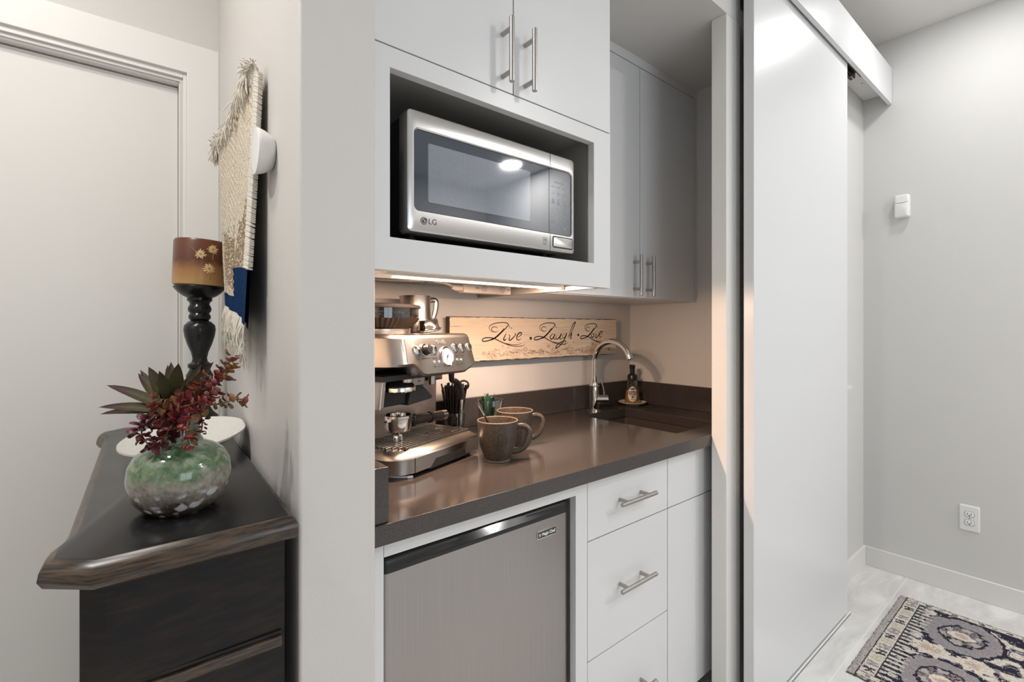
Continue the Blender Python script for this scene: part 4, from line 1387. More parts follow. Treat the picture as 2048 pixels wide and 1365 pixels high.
c = nthing('pillar_candle', 'wide brown pillar candle with dried flowers in the tall black holder', 'candle', CC)
c.rotation_euler = (math.radians(1.2), math.radians(2.0), RZN)
R = .0650
obj('wax', MB().lathe([(.060, .001), (.0645, .004), (R, .01), (R, .121), (.0625, .127), (.060, .1275), (.058, .122), (.052, .118), (0, .117)], n=56), candlemat(), c)
obj('wick', MB().tube([(0, 0, .116), (.001, 0, .124), (.004, .001, .129)], .0012, n=6), M_blackm, c)
M_pet = mat('dried_petal', (.72, .52, .26, 1), .6, var=.2, vscale=90)
M_stem = mat('dried_stem', (.38, .24, .10, 1), .7)
fc = math.atan2(-1.592, -.171) - RZN       # towards the viewer
for i, (da, z, r, np_) in enumerate(((.30, .048, .0155, 16), (-.02, .085, .0150, 12), (.42, .101, .0150, 14))):
    w = MB()
    a0 = fc + da
    rf = random.Random(i)
    def on(u, v, h_=.0006):
        t = a0 + u / R
        return ((R + h_) * math.cos(t), (R + h_) * math.sin(t), z + v)
    for ring, ln, off in ((0, 1, .0010), (1, .66, .0016)):
        for k in range(np_):
            t = 2 * PI * (k + .5 * ring) / np_ + rf.uniform(-.12, .12)
            L = r * ln * rf.uniform(.8, 1.1)
            pts = [(0, 0)] + [(L * q * math.cos(t) - s_ * math.sin(t), L * q * math.sin(t) + s_ * math.cos(t)) for q, s_ in ((.35, r * .07), (.75, r * .10), (1, 0), (.75, -r * .10), (.35, -r * .07))]
            w.face([w.bm.verts.new(on(*p, off)) for p in pts])
    o = obj('dried_flower', w, M_pet, c, flat=True, recalc=False)
    w = MB()
    v_ = [w.bm.verts.new(on(r * .2 * math.cos(2 * PI * k / 12), r * .2 * math.sin(2 * PI * k / 12), .0022)) for k in range(12)]
    w.face(v_)
    P = [on(.001, -.004 - q * .012 * (1 if i != 1 else -.4), .0006) if i != 1 else on(-.004 - q * .009, q * .008, .0006) for q in range(3)]
    w.tube(P, .0008, n=6)
    obj('flower_centre', w, M_stem, o, flat=True)

# vase with artificial succulents
VB = (-.1475, .108, .985)
c = nthing('vase', 'squat green and grey drip-glazed vase on the near end of the chest', 'vase', VB)
def vasemat():
    m, nt, b = newmat('green_grey_glaze')
    tc = N(nt, 'ShaderNodeTexCoord')
    sp = N(nt, 'ShaderNodeSeparateXYZ')
    nt.links.new(tc.outputs['Object'], sp.inputs[0])
    nz = N(nt, 'ShaderNodeTexNoise', Scale=26.0, Detail=5.0, Roughness=.7)
    nt.links.new(tc.outputs['Object'], nz.inputs['Vector'])
    ad = N(nt, 'ShaderNodeMath', operation='MULTIPLY_ADD')
    ad.inputs[1].default_value = .085
    nt.links.new(nz.outputs['Fac'], ad.inputs[0])
    nt.links.new(sp.outputs['Z'], ad.inputs[2])
    mr = N(nt, 'ShaderNodeMapRange')
    mr.inputs['From Min'].default_value = .03
    mr.inputs['From Max'].default_value = .20
    nt.links.new(ad.outputs[0], mr.inputs['Value'])
    r = N(nt, 'ShaderNodeValToRGB')
    cr = r.color_ramp
    cr.elements[0].position = .0
    cr.elements[0].color = (.045, .035, .025, 1)
    cr.elements[1].position = .98
    cr.elements[1].color = (.28, .31, .25, 1)
    for p, col in ((.10, (.05, .038, .025, 1)), (.17, (.07, .055, .03, 1)), (.22, (.19, .165, .14, 1)), (.36, (.30, .275, .235, 1)), (.44, (.21, .24, .16, 1)), (.50, (.085, .17, .075, 1)), (.56, (.24, .30, .20, 1)), (.62, (.06, .13, .055, 1)), (.70, (.30, .36, .27, 1)), (.76, (.045, .085, .045, 1)), (.84, (.14, .18, .13, 1))):
        x = cr.elements.new(p)
        x.color = col
    nt.links.new(mr.outputs['Result'], r.inputs['Fac'])
    # fine speckle
    n2 = N(nt, 'ShaderNodeTexNoise', Scale=130.0, Detail=3.0)
    nt.links.new(tc.outputs['Object'], n2.inputs['Vector'])
    m2 = N(nt, 'ShaderNodeMapRange')
    m2.inputs['To Min'].default_value = .15
    m2.inputs['To Max'].default_value = 1.45
    nt.links.new(n2.outputs['Fac'], m2.inputs['Value'])
    sc_ = N(nt, 'ShaderNodeVectorMath', operation='SCALE')
    nt.links.new(r.outputs['Color'], sc_.inputs[0])
    nt.links.new(m2.outputs['Result'], sc_.inputs['Scale'])
    # pale round spots in a band near the foot
    at = N(nt, 'ShaderNodeMath', operation='ARCTAN2')
    nt.links.new(sp.outputs['Y'], at.inputs[0])
    nt.links.new(sp.outputs['X'], at.inputs[1])
    cb = N(nt, 'ShaderNodeCombineXYZ')
    ma = N(nt, 'ShaderNodeMath', operation='MULTIPLY')
    ma.inputs[1].default_value = 2.5
    nt.links.new(at.outputs[0], ma.inputs[0])
    mz = N(nt, 'ShaderNodeMath', operation='MULTIPLY')
    mz.inputs[1].default_value = 48
    nt.links.new(sp.outputs['Z'], mz.inputs[0])
    nt.links.new(ma.outputs[0], cb.inputs[0])
    nt.links.new(mz.outputs[0], cb.inputs[1])
    vo = N(nt, 'ShaderNodeTexVoronoi', Scale=1.0, Randomness=.7)
    nd = N(nt, 'ShaderNodeTexNoise', Scale=45.0, Detail=3.0)
    nt.links.new(tc.outputs['Object'], nd.inputs['Vector'])
    vd = N(nt, 'ShaderNodeVectorMath', operation='MULTIPLY_ADD')
    vd.inputs[1].default_value = (1.0, 1.0, 1.0)
    nt.links.new(nd.outputs['Color'], vd.inputs[0])
    nt.links.new(cb.outputs[0], vd.inputs[2])
    nt.links.new(vd.outputs['Vector'], vo.inputs['Vector'])
    ls = N(nt, 'ShaderNodeMapRange', interpolation_type='SMOOTHSTEP')
    ls.inputs['From Min'].default_value = .46
    ls.inputs['From Max'].default_value = .30
    nt.links.new(vo.outputs['Distance'], ls.inputs['Value'])
    bz = N(nt, 'ShaderNodeMapRange', interpolation_type='SMOOTHSTEP')
    bz.inputs['From Min'].default_value = .043
    bz.inputs['From Max'].default_value = .034
    nt.links.new(sp.outputs['Z'], bz.inputs['Value'])
    mm = N(nt, 'ShaderNodeMath', operation='MULTIPLY')
    nt.links.new(ls.outputs['Result'], mm.inputs[0])
    nt.links.new(bz.outputs['Result'], mm.inputs[1])
    mx = N(nt, 'ShaderNodeMix', data_type='RGBA')
    mx.inputs[7].default_value = (.50, .49, .50, 1)
    nt.links.new(mm.outputs[0], mx.inputs[0])
    nt.links.new(sc_.outputs['Vector'], mx.inputs[6])
    nt.links.new(mx.outputs[2], b.inputs['Base Color'])
    b.inputs['Roughness'].default_value = .12
    b.inputs['Coat Weight'].default_value = .4
    bp = N(nt, 'ShaderNodeBump', Strength=.25, Distance=.002)
    nt.links.new(nz.outputs['Fac'], bp.inputs['Height'])
    nt.links.new(bp.outputs['Normal'], b.inputs['Normal'])
    return m
obj('body', MB().lathe([(.040, 0), (.044, .002), (.050, .008), (.060, .020), (.0665, .036), (.0685, .054), (.066, .072), (.058, .087), (.045, .097), (.0315, .103), (.0265, .112), (.0255, .140), (.027, .146), (.0285, .150), (.0265, .150), (.0235, .144), (.0235, .11), (0, .10)], n=56), vasemat(), c, ang=60)

VW = Vector(nk(VB[0], VB[1], 0))
F3 = Vector((.6338, .7735, 0))
R3 = Vector((.7735, -.6338, 0))
D0 = VW.dot(F3)
def vp(u, v, dd=0):
    """a point seen u, v on the measuring photograph, dd metres beyond the vase axis"""
    d = D0 + dd
    return F3 * d + R3 * ((u - 1024) * d / 954.5) + Vector((0, 0, H + (657 - v) * d / 954.5))
def colorize(o, fn):
    at = o.data.color_attributes.new('tint', 'FLOAT_COLOR', 'CORNER')
    for p in o.data.polygons:
        col = fn(p)
        for li in p.loop_indices:
            at.data[li].color = (*col, 1)
AG = vp(345, 818, 0)
c = thing('agave', 'artificial dark green and maroon agave with spiky leaves in the vase', 'plant', tuple(AG))
w = MB()
leaf_t = {}
def blade(mb, base, tip, width, droop=.0, nrm_hint=Vector((0, 0, 1)), K=9, fold=.35):
    base, tip = Vector(base), Vector(tip)
    ax = (tip - base)
    L = ax.length
    t = ax.normalized()
    sd = t.cross(nrm_hint)
    if sd.length < .05:
        sd = t.cross(Vector((1, 0, 0)))
    sd.normalize()
    nr_ = sd.cross(t)
    rows = []
    for k in range(K + 1):
        q = k / K
        wd = width * (.55 + 1.0 * q) if q < .35 else width * (.9 * math.cos((q - .35) / .65 * PI / 2) ** .75)
        p = base + ax * q + nr_ * droop * L * 4 * q * (1 - q)
        th = .0022 * (1 - q * .8)
        rows.append([p - sd * wd + nr_ * wd * fold, p - sd * wd * .45 + nr_ * (wd * fold * .3), p, p + sd * wd * .45 + nr_ * (wd * fold * .3), p + sd * wd + nr_ * wd * fold, p + sd * wd * .5 - nr_ * th, p - nr_ * th * 1.5, p - sd * wd * .5 - nr_ * th])
    n0 = len(mb.bm.faces)
    mb.loft([[tuple(x) for x in r] for r in rows])
cam = Vector((0, 0, H))
w = MB()
lv = [(197, 815, -.02, .010), (200, 829, -.005, .009), (213, 771, .00, .011), (276, 747, .03, .012), (297, 734, -.005, .0135), (318, 742, -.035, .0125), (357, 727, -.02, .0150), (342, 724, .04, .011), (335, 730, .05, .010), (427, 724, -.01, .0125), (402, 730, .03, .0125), (395, 750, .05, .011), (310, 765, -.050, .0130), (280, 740, .05, .010), (372, 757, -.045, .010), (345, 752, .06, .011)]
tips = []
for u, v, dd, wd in lv:
    T_ = vp(u, v, dd)
    b0 = AG + (T_ - AG) * .06 + Vector((0, 0, -.004))
    hint = Vector((0, 0, .55)) + (cam - AG).normalized() * .75
    blade(w, b0 - AG, T_ - AG, wd * .90, droop=-.03 if v < 765 else .05, nrm_hint=hint.normalized())
w.tube([(0, 0, -.045), (0, 0, .004)], [.006, .010], n=10)
o = obj('leaves', w, attrmat('agave_leaf', 'tint', .55, bump=.05, bscale=60, spec=.22), c, ang=60)
def agc(p):
    r_ = p.center.length
    q = min(1, r_ / .088)
    top_ = p.normal.dot((cam - AG - p.center).normalized())
    g, m_ = (.075, .088, .027), (.042, .018, .016)
    q = q ** 1.1
    return tuple(a_ * (1 - q) + b_ * q for a_, b_ in zip(g, m_))
colorize(o, agc)
M_sed = attrmat('sedum_leaf', 'tint', .42, bump=.05, bscale=80, spec=.4)
def sedum(label, path, seed, size, dens, hue):
    rs = random.Random(seed)
    P = [Vector(p) for p in smoothpath(path, 8)]
    base = P[0].copy()
    c2 = thing('sedum_sprig', label, 'plant', tuple(base), 0, 'sedum sprigs in the vase')
    w = MB()
    w.tube([p - base for p in P], [.0018 * (1 - .5 * i / len(P)) for i in range(len(P))], n=6)
    obj('stem', w, mat('sedum_stem', (.14, .07, .04, 1), .6), c2)
    w = MB()
    cols = []
    n = len(P)
    tot = sum((P[i + 1] - P[i]).length for i in range(n - 1))
    cnt = int(tot * dens * .85)
    for k in range(cnt):
        q = (k + .5) / cnt
        i = min(n - 2, int(q * (n - 1)))
        p = P[i].lerp(P[i + 1], q * (n - 1) - i) + Vector((rs.gauss(0, .0028), rs.gauss(0, .0028), rs.gauss(0, .0028))) * (1 - .6 * q)
        t = (P[i + 1] - P[i]).normalized()
        a_ = rs.uniform(0, 6.283)
        s1 = t.cross(Vector((.3, .2, 1))).normalized()
        s2 = t.cross(s1)
        out = (s1 * math.cos(a_) + s2 * math.sin(a_) + t * rs.uniform(-.25, 1.0)).normalized()
        L = size * rs.uniform(.7, 1.25) * (1 - .3 * q)
        pet = rs.uniform(.15, .75)
        side = out.cross(t).normalized()
        nn = side.cross(out)
        n0 = len(w.bm.faces)
        rows = []
        for u_, wd in ((0, .12), (.25, .34), (.55, .52), (.8, .44), (1.0, .12)):
            cpt = p - base + out * (L * (pet + u_)) + nn * L * .18 * (u_ - .5) ** 2 * 4
            rows.append([cpt - side * L * wd + nn * L * .10, cpt + nn * L * .02, cpt + side * L * wd + nn * L * .10, cpt - nn * L * .10])
        w.loft([[tuple(x) for x in r] for r in rows])
        f = hue(q, rs)
        cols += [f] * (len(w.bm.faces) - n0)
    o = obj('leaves', w, M_sed, c2, ang=80)
    colorize(o, lambda p: cols[p.index])
    return c2
red = lambda q, r: (r.uniform(.12, .22), r.uniform(.018, .04), r.uniform(.018, .035)) if r.random() > .18 else (.20, .10, .045)
dred = lambda q, r: (r.uniform(.05, .10), r.uniform(.008, .018), r.uniform(.010, .018))
olv = lambda q, r: (r.uniform(.13, .22), r.uniform(.07, .11), r.uniform(.02, .04)) if r.random() < .25 + .5 * q else (r.uniform(.13, .22), r.uniform(.03, .05), r.uniform(.028, .04))
NKT = vp(352, 838, 0)
sedum('reddish sedum sprig rising highest towards the wall from the vase', [NKT, vp(385, 800, -.02), vp(420, 770, -.015), (vp(447, 745, -.005)), vp(463, 716, .0)], 1, .0150, 620, olv)
sedum('thin sedum sprig reaching sideways towards the wall from the vase', [NKT, vp(395, 815, -.03), vp(440, 808, -.03), vp(470, 800, -.02), vp(494, 799, -.01)], 2, .0125, 330, olv)
sedum('bright red sedum sprig across the vase mouth', [NKT + Vector((.0, 0, -.01)), vp(340, 822, -.035), vp(375, 812, -.045), vp(405, 800, -.04), vp(425, 780, -.03)], 3, .0150, 700, red)
sedum('dark maroon sedum sprig hanging down the front of the vase', [NKT, vp(320, 830, -.035), vp(295, 845, -.045), vp(283, 868, -.05), vp(300, 895, -.055)], 4, .0145, 560, dred)
sedum('maroon sedum sprig drooping over the vase shoulder', [NKT, vp(345, 850, -.040), vp(330, 873, -.055), vp(318, 893, -.068)], 5, .0135, 560, dred)
sedum('red sedum sprig hanging beside the vase neck', [NKT, vp(375, 835, -.040), vp(372, 865, -.050), vp(378, 888, -.062)], 6, .0125, 400, red)
sedum('tiny dark sedum sprig dangling clear of the vase neck', [NKT, vp(392, 826, -.02), vp(404, 842, -.02), vp(402, 866, -.02)], 7, .0085, 480, dred)
sedum('tan-tipped sedum sprig lying under the agave leaves', [NKT, vp(345, 825, -.03), vp(325, 810, -.04), vp(312, 804, -.045)], 8, .0125, 420, lambda q, r: (.20, .11, .05) if r.random() < .6 else (.16, .03, .03))

# white shallow dish
BB = (-.122, .500, .985)
c = nthing('white_dish', 'white crackle-textured round dish lying behind the vase on the chest', 'dish', BB)
w = MB()
A_ = math.atan2(-.61, .79)
ca, sa = math.cos(A_), math.sin(A_)
def dsh(r, t, up):
    x, y = .126 * r * math.cos(t), .104 * r * math.sin(t)
    X, Y = x * ca - y * sa, x * sa + y * ca
    z = .003 + .016 * r ** 2.2 + .020 * r * r * (1 + math.sin(t)) + .006 * r * r * math.cos(t) + up
    return (min(X, .115), Y, z)
rows = [[dsh(r, 2 * PI * k / 48, 0) for k in range(48)] for r in (.3, .55, .75, .9, .98, 1.0)]
rows2 = [[dsh(r, 2 * PI * k / 48, .004) for k in range(48)] for r in (1.0, .97, .88, .7, .45, .2)]
w.loft(rows + rows2)
obj('dish', w, mat('white_crackle_ceramic', (.66, .64, .60, 1), .45, bump=.9, bscale=260), c, ang=60)

# woven wall hanging
TB = (-.02, .55, 1.78)
c = nthing('wall_hanging', 'cream, brown and blue woven wall hanging with fringe on the hall wall', 'wall hanging', TB)
NU, NV = 210, 210
def hang(s, t):
    """s 0 near edge .. 1 far edge; t 0 top .. 1 bottom"""
    y0, y1 = .242 - .01 * max(0, t - .6), .880 - .13 * t
    y = y0 + (y1 - y0) * s
    z0 = 1.766 + .026 * min(1, s / .35) ** .7
    z1 = 1.262 + .062 * s
    z = z0 + (z1 - z0) * t
    x = -.013 - .022 * t ** 1.3 * (1 - s) ** .8 + .012 * max(0, t - .72) * math.sin(PI * s) * 2 - .003 * math.sin(9 * s + 2 * t) - .002 * math.sin(23 * s)
    return (x, y, z)
w = MB()
g = []
for j in range(NV + 1):
    row = []
    for i in range(NU + 1):
        x, y, z = hang(i / NU, j / NV)
        wv = .0016 * math.sin(i * .9) * math.sin(j * .8 + (i % 4) * 1.6)
        row.append(w.bm.verts.new((x - .004 + wv, y, z)))
    g.append(row)
fs = []
for j in range(NV):
    for i in range(NU):
        fs.append(w.face([g[j][i], g[j][i + 1], g[j + 1][i + 1], g[j + 1][i]]))
bk = [[w.bm.verts.new((hang(i / 10, j / 10)[0] + .003, hang(i / 10, j / 10)[1], hang(i / 10, j / 10)[2])) for i in range(11)] for j in range(11)]
for j in range(10):
    for i in range(10):
        w.face([bk[j][i], bk[j + 1][i], bk[j + 1][i + 1], bk[j][i + 1]])
o = nobj('weave', w, attrmat('woven_wool', 'tint', .9, bump=.6, bscale=170, stretch=(1, 1, .5), spec=.1), c, TB, ang=80, recalc=False)
rw = random.Random(9)
def wc(p):
    k = p.index
    if k >= NU * NV:
        return (.006, .028, .085) if p.center.z < -.36 else (.45, .40, .32)
    i, j = k % NU, k // NU
    s, t = i / NU, j / NV
    cr = (.60, .535, .43)
    f = rw.uniform(.82, 1.1)
    edge = .765 if s < .52 else .90
    if t > edge:
        b_ = (.006, .028, .085)
        return tuple(x * f * (1.15 if abs(s - .45) < .02 else 1) for x in b_)
    mt = .47 + .55 * abs(s - .10) if s < .5 else .56 + .2 * abs(s - .8)
    if t > mt and t < mt + .26 and s < .8:
        if rw.random() < .70:
            return tuple(x * f for x in (.27, .19, .12))
    if t > .55 and (i // 7) % 3 == 0 and rw.random() < .55:
        return tuple(x * f for x in (.30, .24, .17))
    if rw.random() < .035:
        return (.36, .29, .21)
    return tuple(x * f for x in cr)
colorize(o, wc)
M_yarn = mat('cream_yarn', (.70, .655, .57, 1), .9, var=.12, vscale=120)
w = MB()
rv = random.Random(4)
for j in range(104):
    t = .765 * (j + .5) / 104
    p = hang(0, t)
    q = rv.uniform(.85, 1.15)
    z_ = rv.uniform(-.0012, .0012)
    w.tube(smoothpath([(p[0] - .006, p[1] + .009 * q, p[2] + .004 + z_), (p[0] - .009, p[1] + .001, p[2] + .002 + z_), (p[0] - .004, p[1] - .0055 * q, p[2] - .002 + z_), (p[0] + .004, p[1] - .002, p[2] - .003 + z_)], 2), [.0014, .0021, .0026, .0028, .0026, .0021, .0016], n=7)
nobj('selvedge', w, M_yarn, c, TB)
w = MB()
rf = random.Random(21)
for k in range(300):
    s = rf.uniform(.0, 1.0)
    p = Vector(hang(s, .985))
    L = rf.uniform(.050, .105) * (1.0 if s > .1 else .7)
    dy = rf.gauss(0, .012) + .06 * max(0, s - .55) + .006 * math.sin(s * 40)
    q = [p + Vector((-.004, 0, .002)), p + Vector((-.007 + rf.uniform(-.005, .003), dy * .2 + rf.gauss(0, .003), -L * .35)), p + Vector((-.006 + rf.uniform(-.006, .004), dy * .7 + rf.gauss(0, .003), -L * .7)), p + Vector((-.004 + rf.uniform(-.010, .006), dy * 1.1, -L))]
    w.tube([tuple(x) for x in smoothpath(q, 3)], [.0013] * 8 + [.0009, .0003], n=5)
fb = nobj('fringe', w, M_yarn, c, TB)
fb['kind'] = 'stuff'
w = MB()
for s0, n_, hgt in ((.02, 70, .026), (.06, 45, .018), (.93, 90, .028), (.85, 50, .024), (.985, 70, -.035), (.12, 30, -.04), (.22, 30, -.035), (.34, 30, -.03), (.46, 30, -.03), (.58, 30, -.03), (.70, 34, -.03), (.80, 30, -.02)):
    for k in range(n_):
        s = min(1, max(0, s0 + rf.gauss(0, .022)))
        p = Vector(hang(s, .004))
        d = Vector((rf.gauss(-.008, .008), rf.gauss(.004, .015), hgt * rf.uniform(.3, 1.1)))
        q = [p + Vector((-.004, 0, -.015)), p + Vector((-.008, rf.gauss(0, .003), .006)) + d * .15, p + Vector((-.009, rf.gauss(0, .003), .004)) + d * .6, p + d + Vector((-.006, rf.gauss(0, .004), -.004))]
        q = [Vector((min(x.x, -.003), x.y, x.z)) for x in q]
        w.tube([tuple(x) for x in smoothpath(q, 3)], [.0013] * 8 + [.0009, .0003], n=5)
tb = nobj('tuft', w, M_yarn, c, TB)
tb['kind'] = 'stuff'

# round thermostat on the hall wall
HB = (0, .187, 1.5915)
c = nthing('thermostat', 'round white thermostat on the hall wall beside the wall hanging', 'thermostat', HB)
MT = Matrix(((0, 0, -1, 0), (1, 0, 0, 0), (0, 1, 0, 0), (0, 0, 0, 1)))
obj('body', MB().lathe([(.026, .0008), (.029, .003), (.033, .008), (.0385, .017), (.0415, .026), (.0425, .0295), (.0420, .0315), (.0405, .032)], n=56, M=MT), M_whiteglass, c)
obj('face', MB().lathe([(.0402, .0310), (.0400, .0319), (.02, .0326), (0, .0328)], n=56, M=MT), mat('frosted_face', (.74, .76, .75, 1), .12), c)

# ------------------------------------------------------------------ right wall: sensor, outlet
c = thing('motion_sensor', 'white motion sensor high on the grey right wall', 'sensor', (XR, .617, 1.885))
w = MB()
def srr(x, g, zs=0):
    return [(XR - x, p[0], p[1]) for p in [(q[0], q[1]) for q in rr(.589 + g, .650 - g, 1.828 + g, 1.943 - g, .008, 0, 5)]]
w.loft([srr(.0005, .004), srr(.012, .002), srr(.014, 0), srr(.036, .001), srr(.041, .005), srr(.042, .010)])
b_ = obj('body', w, M_white, c, world=True, ang=40)
P = [(XR - .0405 - .002 * math.sin(PI * k / 10), .5935 + .052 * k / 10, 1.903 - .003 * math.sin(PI * k / 10)) for k in range(11)]
obj('lens_slit', MB().tube(P, .0012, n=6), mat('grey_slit', (.2, .2, .2, 1), .5), b_, world=True)
obj('lens', MB().loft([[(XR - .0415, p[0], p[1]) for p in rr(.597, .642, 1.838, 1.899, .006, 0, 5)], [(XR - .0432, p[0], p[1]) for p in rr(.600, .639, 1.841, 1.896, .005, 0, 5)]]), M_whiteglass, b_, world=True)
c = thing('wall_outlet', 'white duplex outlet low on the grey right wall', 'outlet', (XR, .3735, .368))
w = MB()
def orr(x, g):
    return [(XR - x, q[0], q[1]) for q in rr(.3380 + g, .4090 - g, .3085 + g, .4285 - g, .003, 0, 4)]
w.loft([orr(.0002, 0), orr(.003, 0), orr(.006, .004)])
pl_ = obj('cover_plate', w, M_white, c, world=True, ang=25)
for z in (.388, .348):
    w = MB()
    circ = [(.0170 * math.cos(t), max(-.0125, min(.0125, .0170 * math.sin(t)))) for t in [2 * PI * k / 32 for k in range(32)]]
    w.loft([[(XR - .0055, .3735 + a_, z + b2) for a_, b2 in circ], [(XR - .0078, .3735 + a_, z + b2) for a_, b2 in circ], [(XR - .0082, .3735 + a_ * .95, z + b2 * .95) for a_, b2 in circ]])
    rc = obj('receptacle', w, M_white, c, world=True, ang=40)
    w = MB().box(XR - .0086, XR - .008, .3735 - .0072, .3735 - .0052, z - .002, z + .007).box(XR - .0086, XR - .008, .3735 + .0052, .3735 + .0072, z - .001, z + .006)
    w.cyl((XR - .0086, .3735, z - .0065), (XR - .008, .3735, z - .0065), .0026, n=12)
    obj('slot', w, M_dark, rc, world=True)
    rg = MB()
    for k in range(32):
        a_, b2 = circ[k], circ[(k + 1) % 32]
        rg.cyl((XR - .0062, .3735 + a_[0] * 1.04, z + a_[1] * 1.05), (XR - .0062, .3735 + b2[0] * 1.04, z + b2[1] * 1.05), .0006, n=5)
    obj('receptacle_gap', rg, mat('gap_grey', (.12, .12, .12, 1), .6), rc, world=True)
obj('screw', MB().cyl((XR - .0055, .3735, .368), (XR - .0068, .3735, .368), .003, n=12), M_nickel, c, world=True)

# ------------------------------------------------------------------ rug
RX0, RX1, RY0, RY1 = 2.062, 2.842, -.55, .578
rgn = random.Random(17)
NX_, NY_ = 200, 288
def h2(i, j, k=0):
    x = math.sin(i * 12.9898 + j * 78.233 + k * 37.719) * 43758.5453
    return x - math.floor(x)
def vnoise(x, y, k=0):
    i, j = math.floor(x), math.floor(y)
    fx, fy = x - i, y - j
    fx, fy = fx * fx * (3 - 2 * fx), fy * fy * (3 - 2 * fy)
    return (h2(i, j, k) * (1 - fx) + h2(i + 1, j, k) * fx) * (1 - fy) + (h2(i, j + 1, k) * (1 - fx) + h2(i + 1, j + 1, k) * fx) * fy
NAVY, MAUVE, GREY, CREAM, CHAR, PINK, TAUPE = (.030, .030, .046), (.285, .262, .272), (.40, .375, .36), (.60, .56, .49), (.060, .055, .058), (.50, .36, .31), (.24, .205, .205)
def rugcol(x, y):
    u, v = x - RX0, RY1 - y          # u across, v from the far end band
    W = RX1 - RX0
    n1 = vnoise(x * 60, y * 60) - .5
    n2 = vnoise(x * 220, y * 220, 3) - .5
    us = min(u, W - u)
    uj, vj = u + n1 * .006, v + n1 * .006
    usj = us + n1 * .004
    if v < .024 + n1 * .004:
        return GREY if n2 > -.25 else TAUPE
    if v < .029:
        return CHAR
    if us < .010:
        return GREY if n2 > -.2 else CHAR
    if us < .013:
        return CHAR
    if us < .034:                     # long side border
        k = (v % .085) / .085
        if usj < .017 or usj > .030:
            return CREAM
        if .12 < k < .34:
            return CHAR if n2 > -.2 else MAUVE
        if .6 < k < .78:
            return MAUVE
        return CREAM if n2 > -.3 else GREY
    if us < .038:
        return CHAR
    if v < .074:                      # end band with small flower blocks
        kx = ((u - .04) % .050) / .050
        idx = int((u - .04) / .050)
        c_ = idx % 3
        dv = (vj - .0515) / .018
        du = (kx - .5 + n1 * .25) / .36
        pet = max(abs(du), abs(dv)) < 1 and (abs(du) > .22 or abs(dv) < .2)
        if pet and abs(dv) < .95:
            return (CHAR, MAUVE, (.50, .44, .34))[c_] if n2 > -.25 else CREAM
        return CREAM if n2 > -.32 else GREY
    if v < .080:
        return CHAR
    # field
    fu = (u - W / 2)
    fv = v - .080
    zig = (abs(((fu * 1.0) % .030) - .015) / .015)
    if fv < .046 * zig + .012 + n1 * .01:
        return (CREAM if zig > .62 else (MAUVE if zig > .35 else NAVY)) if n2 > -.3 else NAVY
    cell_v = .30
    kv = math.floor(fv / cell_v)
    lv_ = fv - kv * cell_v
    au = abs(fu)
    # pairs of big leaf medallions
    mu, mv = au - .195, lv_ - .155
    d = math.hypot(mu / .145, mv / .120) + n1 * .16
    fl = math.hypot(fu / .050, (lv_ - .09) / .062) + n1 * .3 + .12 * math.cos(8 * math.atan2(fu, lv_ - .09))
    fl2 = math.hypot(fu / .046, (lv_ - .215) / .05) + n1 * .3 + .12 * math.cos(8 * math.atan2(fu, lv_ - .215))
    if fl < 1 or fl2 < 1:
        f_ = min(fl, fl2)
        if f_ < .28:
            return PINK
        if f_ < .5:
            return (.46, .40, .33) if n2 > 0 else CREAM
        return CREAM if n2 > -.35 else GREY
    if d < 1:
        if d > .90:
            return MAUVE if n2 > -.3 else GREY
        if d > .62:
            return MAUVE if n2 > -.36 else TAUPE
        if d > .54:
            return NAVY
        s1 = math.hypot((au - .195) / .030, (lv_ - .155) / .038) + n1 * .4
        if s1 < .5:
            return PINK
        if s1 < 1:
            return CREAM
        a_ = math.atan2(mu, mv)
        if abs(math.sin(a_ * 3 + .4)) > .72 and d > .34:
            return GREY
        return TAUPE if n2 > -.1 else NAVY
    if d < 1.09:
        return NAVY
    s2 = vnoise(fu * 38, fv * 26, 5)
    if s2 > .66:
        return CREAM if n2 > -.3 else MAUVE
    if s2 > .56:
        return MAUVE
    if .40 < s2 < .45:
        return GREY
    return NAVY if n2 > -.38 else TAUPE
w = MB()
gv = []
for j in range(NY_ + 1):
    row = []
    for i in range(NX_ + 1):
        x = RX0 + (RX1 - RX0) * i / NX_
        y = RY1 - (RY1 - RY0) * j / NY_
        e_ = min(i, NX_ - i, j, NY_ - j)
        z = .0085 + .0012 * h2(i, j, 9) - (.004 if e_ == 0 else 0)
        row.append(w.bm.verts.new((x + (h2(i, j, 2) - .5) * .002 * (3 if e_ == 0 else 1), y + (h2(i, j, 4) - .5) * .002 * (3 if e_ == 0 else 1), z)))
    gv.append(row)
for j in range(NY_):
    for i in range(NX_):
        w.face([gv[j][i], gv[j + 1][i], gv[j + 1][i + 1], gv[j][i + 1]])
bw_ = [gv[0][i] for i in range(NX_ + 1)] + [gv[j][NX_] for j in range(1, NY_ + 1)] + [gv[NY_][i] for i in range(NX_ - 1, -1, -1)] + [gv[j][0] for j in range(NY_ - 1, 0, -1)]
lo = [w.bm.verts.new((v_.co.x, v_.co.y, .0003)) for v_ in bw_]
for k in range(len(bw_)):
    w.face([bw_[k - 1], bw_[k], lo[k], lo[k - 1]])
o = obj('rug', w, attrmat('rug_pile', 'tint', .95, bump=.5, bscale=420, spec=.05), flat=True)
tag(o, 'cream, mauve and navy patterned rug on the grey tile floor', 'rug')
nq = NX_ * NY_
def rc_(p):
    if p.index >= nq:
        return (.10, .085, .07)
    col = rugcol(p.center.x, p.center.y)
    f = .85 + .3 * h2(p.index, 3, 1)
    return tuple(x * f for x in col)
colorize(o, rc_)

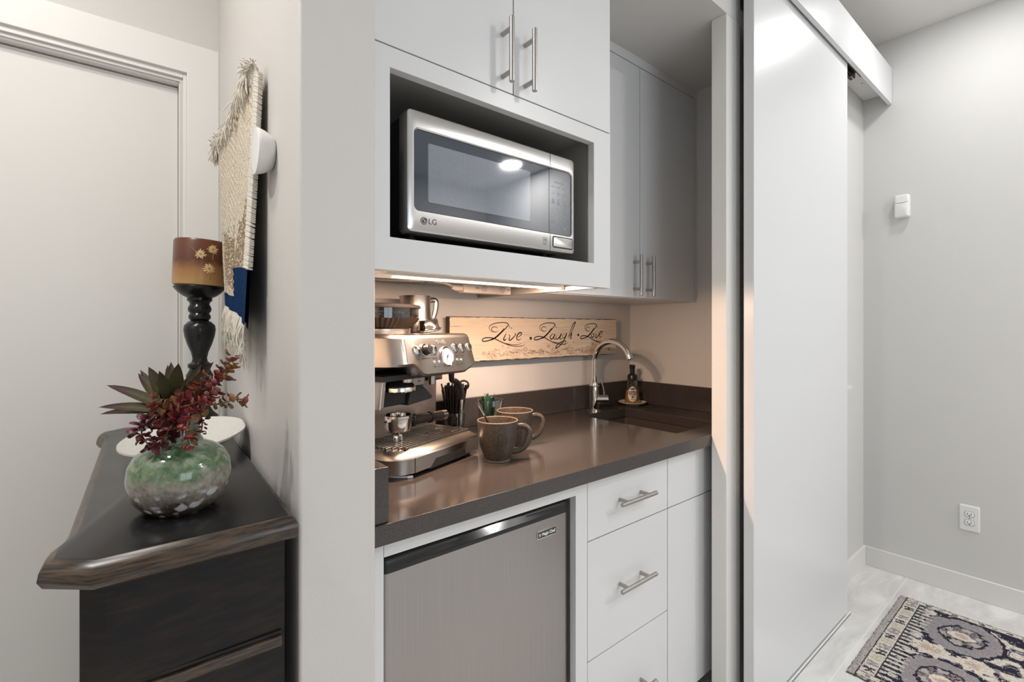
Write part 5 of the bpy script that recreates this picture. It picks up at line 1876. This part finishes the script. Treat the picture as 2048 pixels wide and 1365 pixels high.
# ------------------------------------------------------------------ light
def area(name, loc, power, size, col=(1, 1, 1), rot=(0, 0, 0), shape='DISK', sy=None, spread=None):
    L = bpy.data.lights.new(name, 'AREA')
    L.energy = power
    L.shape = shape
    L.size = size
    if sy:
        L.size_y = sy
    L.color = col
    if spread:
        L.spread = spread
    o = bpy.data.objects.new(name, L)
    COL.objects.link(o)
    o.location = loc
    o.rotation_euler = rot
    return o
WARM = (1, .93, .85)
NEUT = (1, .985, .975)
area('downlight_or_fill', (2.62, .27, CEIL - .004), 4.5, .17, NEUT)
area('downlight_or_fill', (2.76, -1.65, CEIL - .004), 26, .17, NEUT)
area('downlight_or_fill', (2.0, -.9, CEIL - .004), 12, .17, NEUT)  # added fill lamp, brightens the right wall, floor and sliding door
area('downlight_or_fill', (-.38, 1.02, CEIL - .004), 7.5, .17, WARM)
area('downlight_or_fill', (-.85, .62, CEIL - .004), 15, .17, NEUT)  # added fill lamp, lights the hall-side wall from the west
area('window_daylight', (.5, -2.49, 1.55), 13, 1.45, (.84, .92, 1), (math.radians(90), 0, 0), 'RECTANGLE', 1.25)
area('under_cabinet_glow', (.70, .990, 1.3775), 7.5, .44, (1, .67, .47), (math.radians(5), 0, 0), 'RECTANGLE', .014)
area('under_cabinet_glow', (.935, .992, 1.374), 1.7, .016, (1, .66, .46), (0, math.radians(-58), 0), 'SQUARE')  # extra lamp added at the bar's end to brighten the niche's right wall
wd = bpy.data.worlds.new('World')
S.world = wd
wd.use_nodes = True
bg = wd.node_tree.nodes['Background']
bg.inputs['Color'].default_value = (.75, .86, 1, 1)
bg.inputs['Strength'].default_value = 1.0

# ------------------------------------------------------------------ camera
cd = bpy.data.cameras.new('Camera')
co = bpy.data.objects.new('Camera', cd)
COL.objects.link(co)
co.location = (0, 0, H)
co.rotation_euler = (math.radians(90), 0, -math.atan2(782, 954.5))
cd.sensor_width = 36
cd.lens = 36 * 954.5 / 2048
cd.shift_y = -(682.5 - 657) / 2048
cd.clip_start = .02
S.camera = co
S.view_settings.view_transform = 'Standard'
S.view_settings.look = 'None'
S.view_settings.gamma = 1
S.view_settings.exposure = 0.25
S.view_settings.use_curve_mapping = False
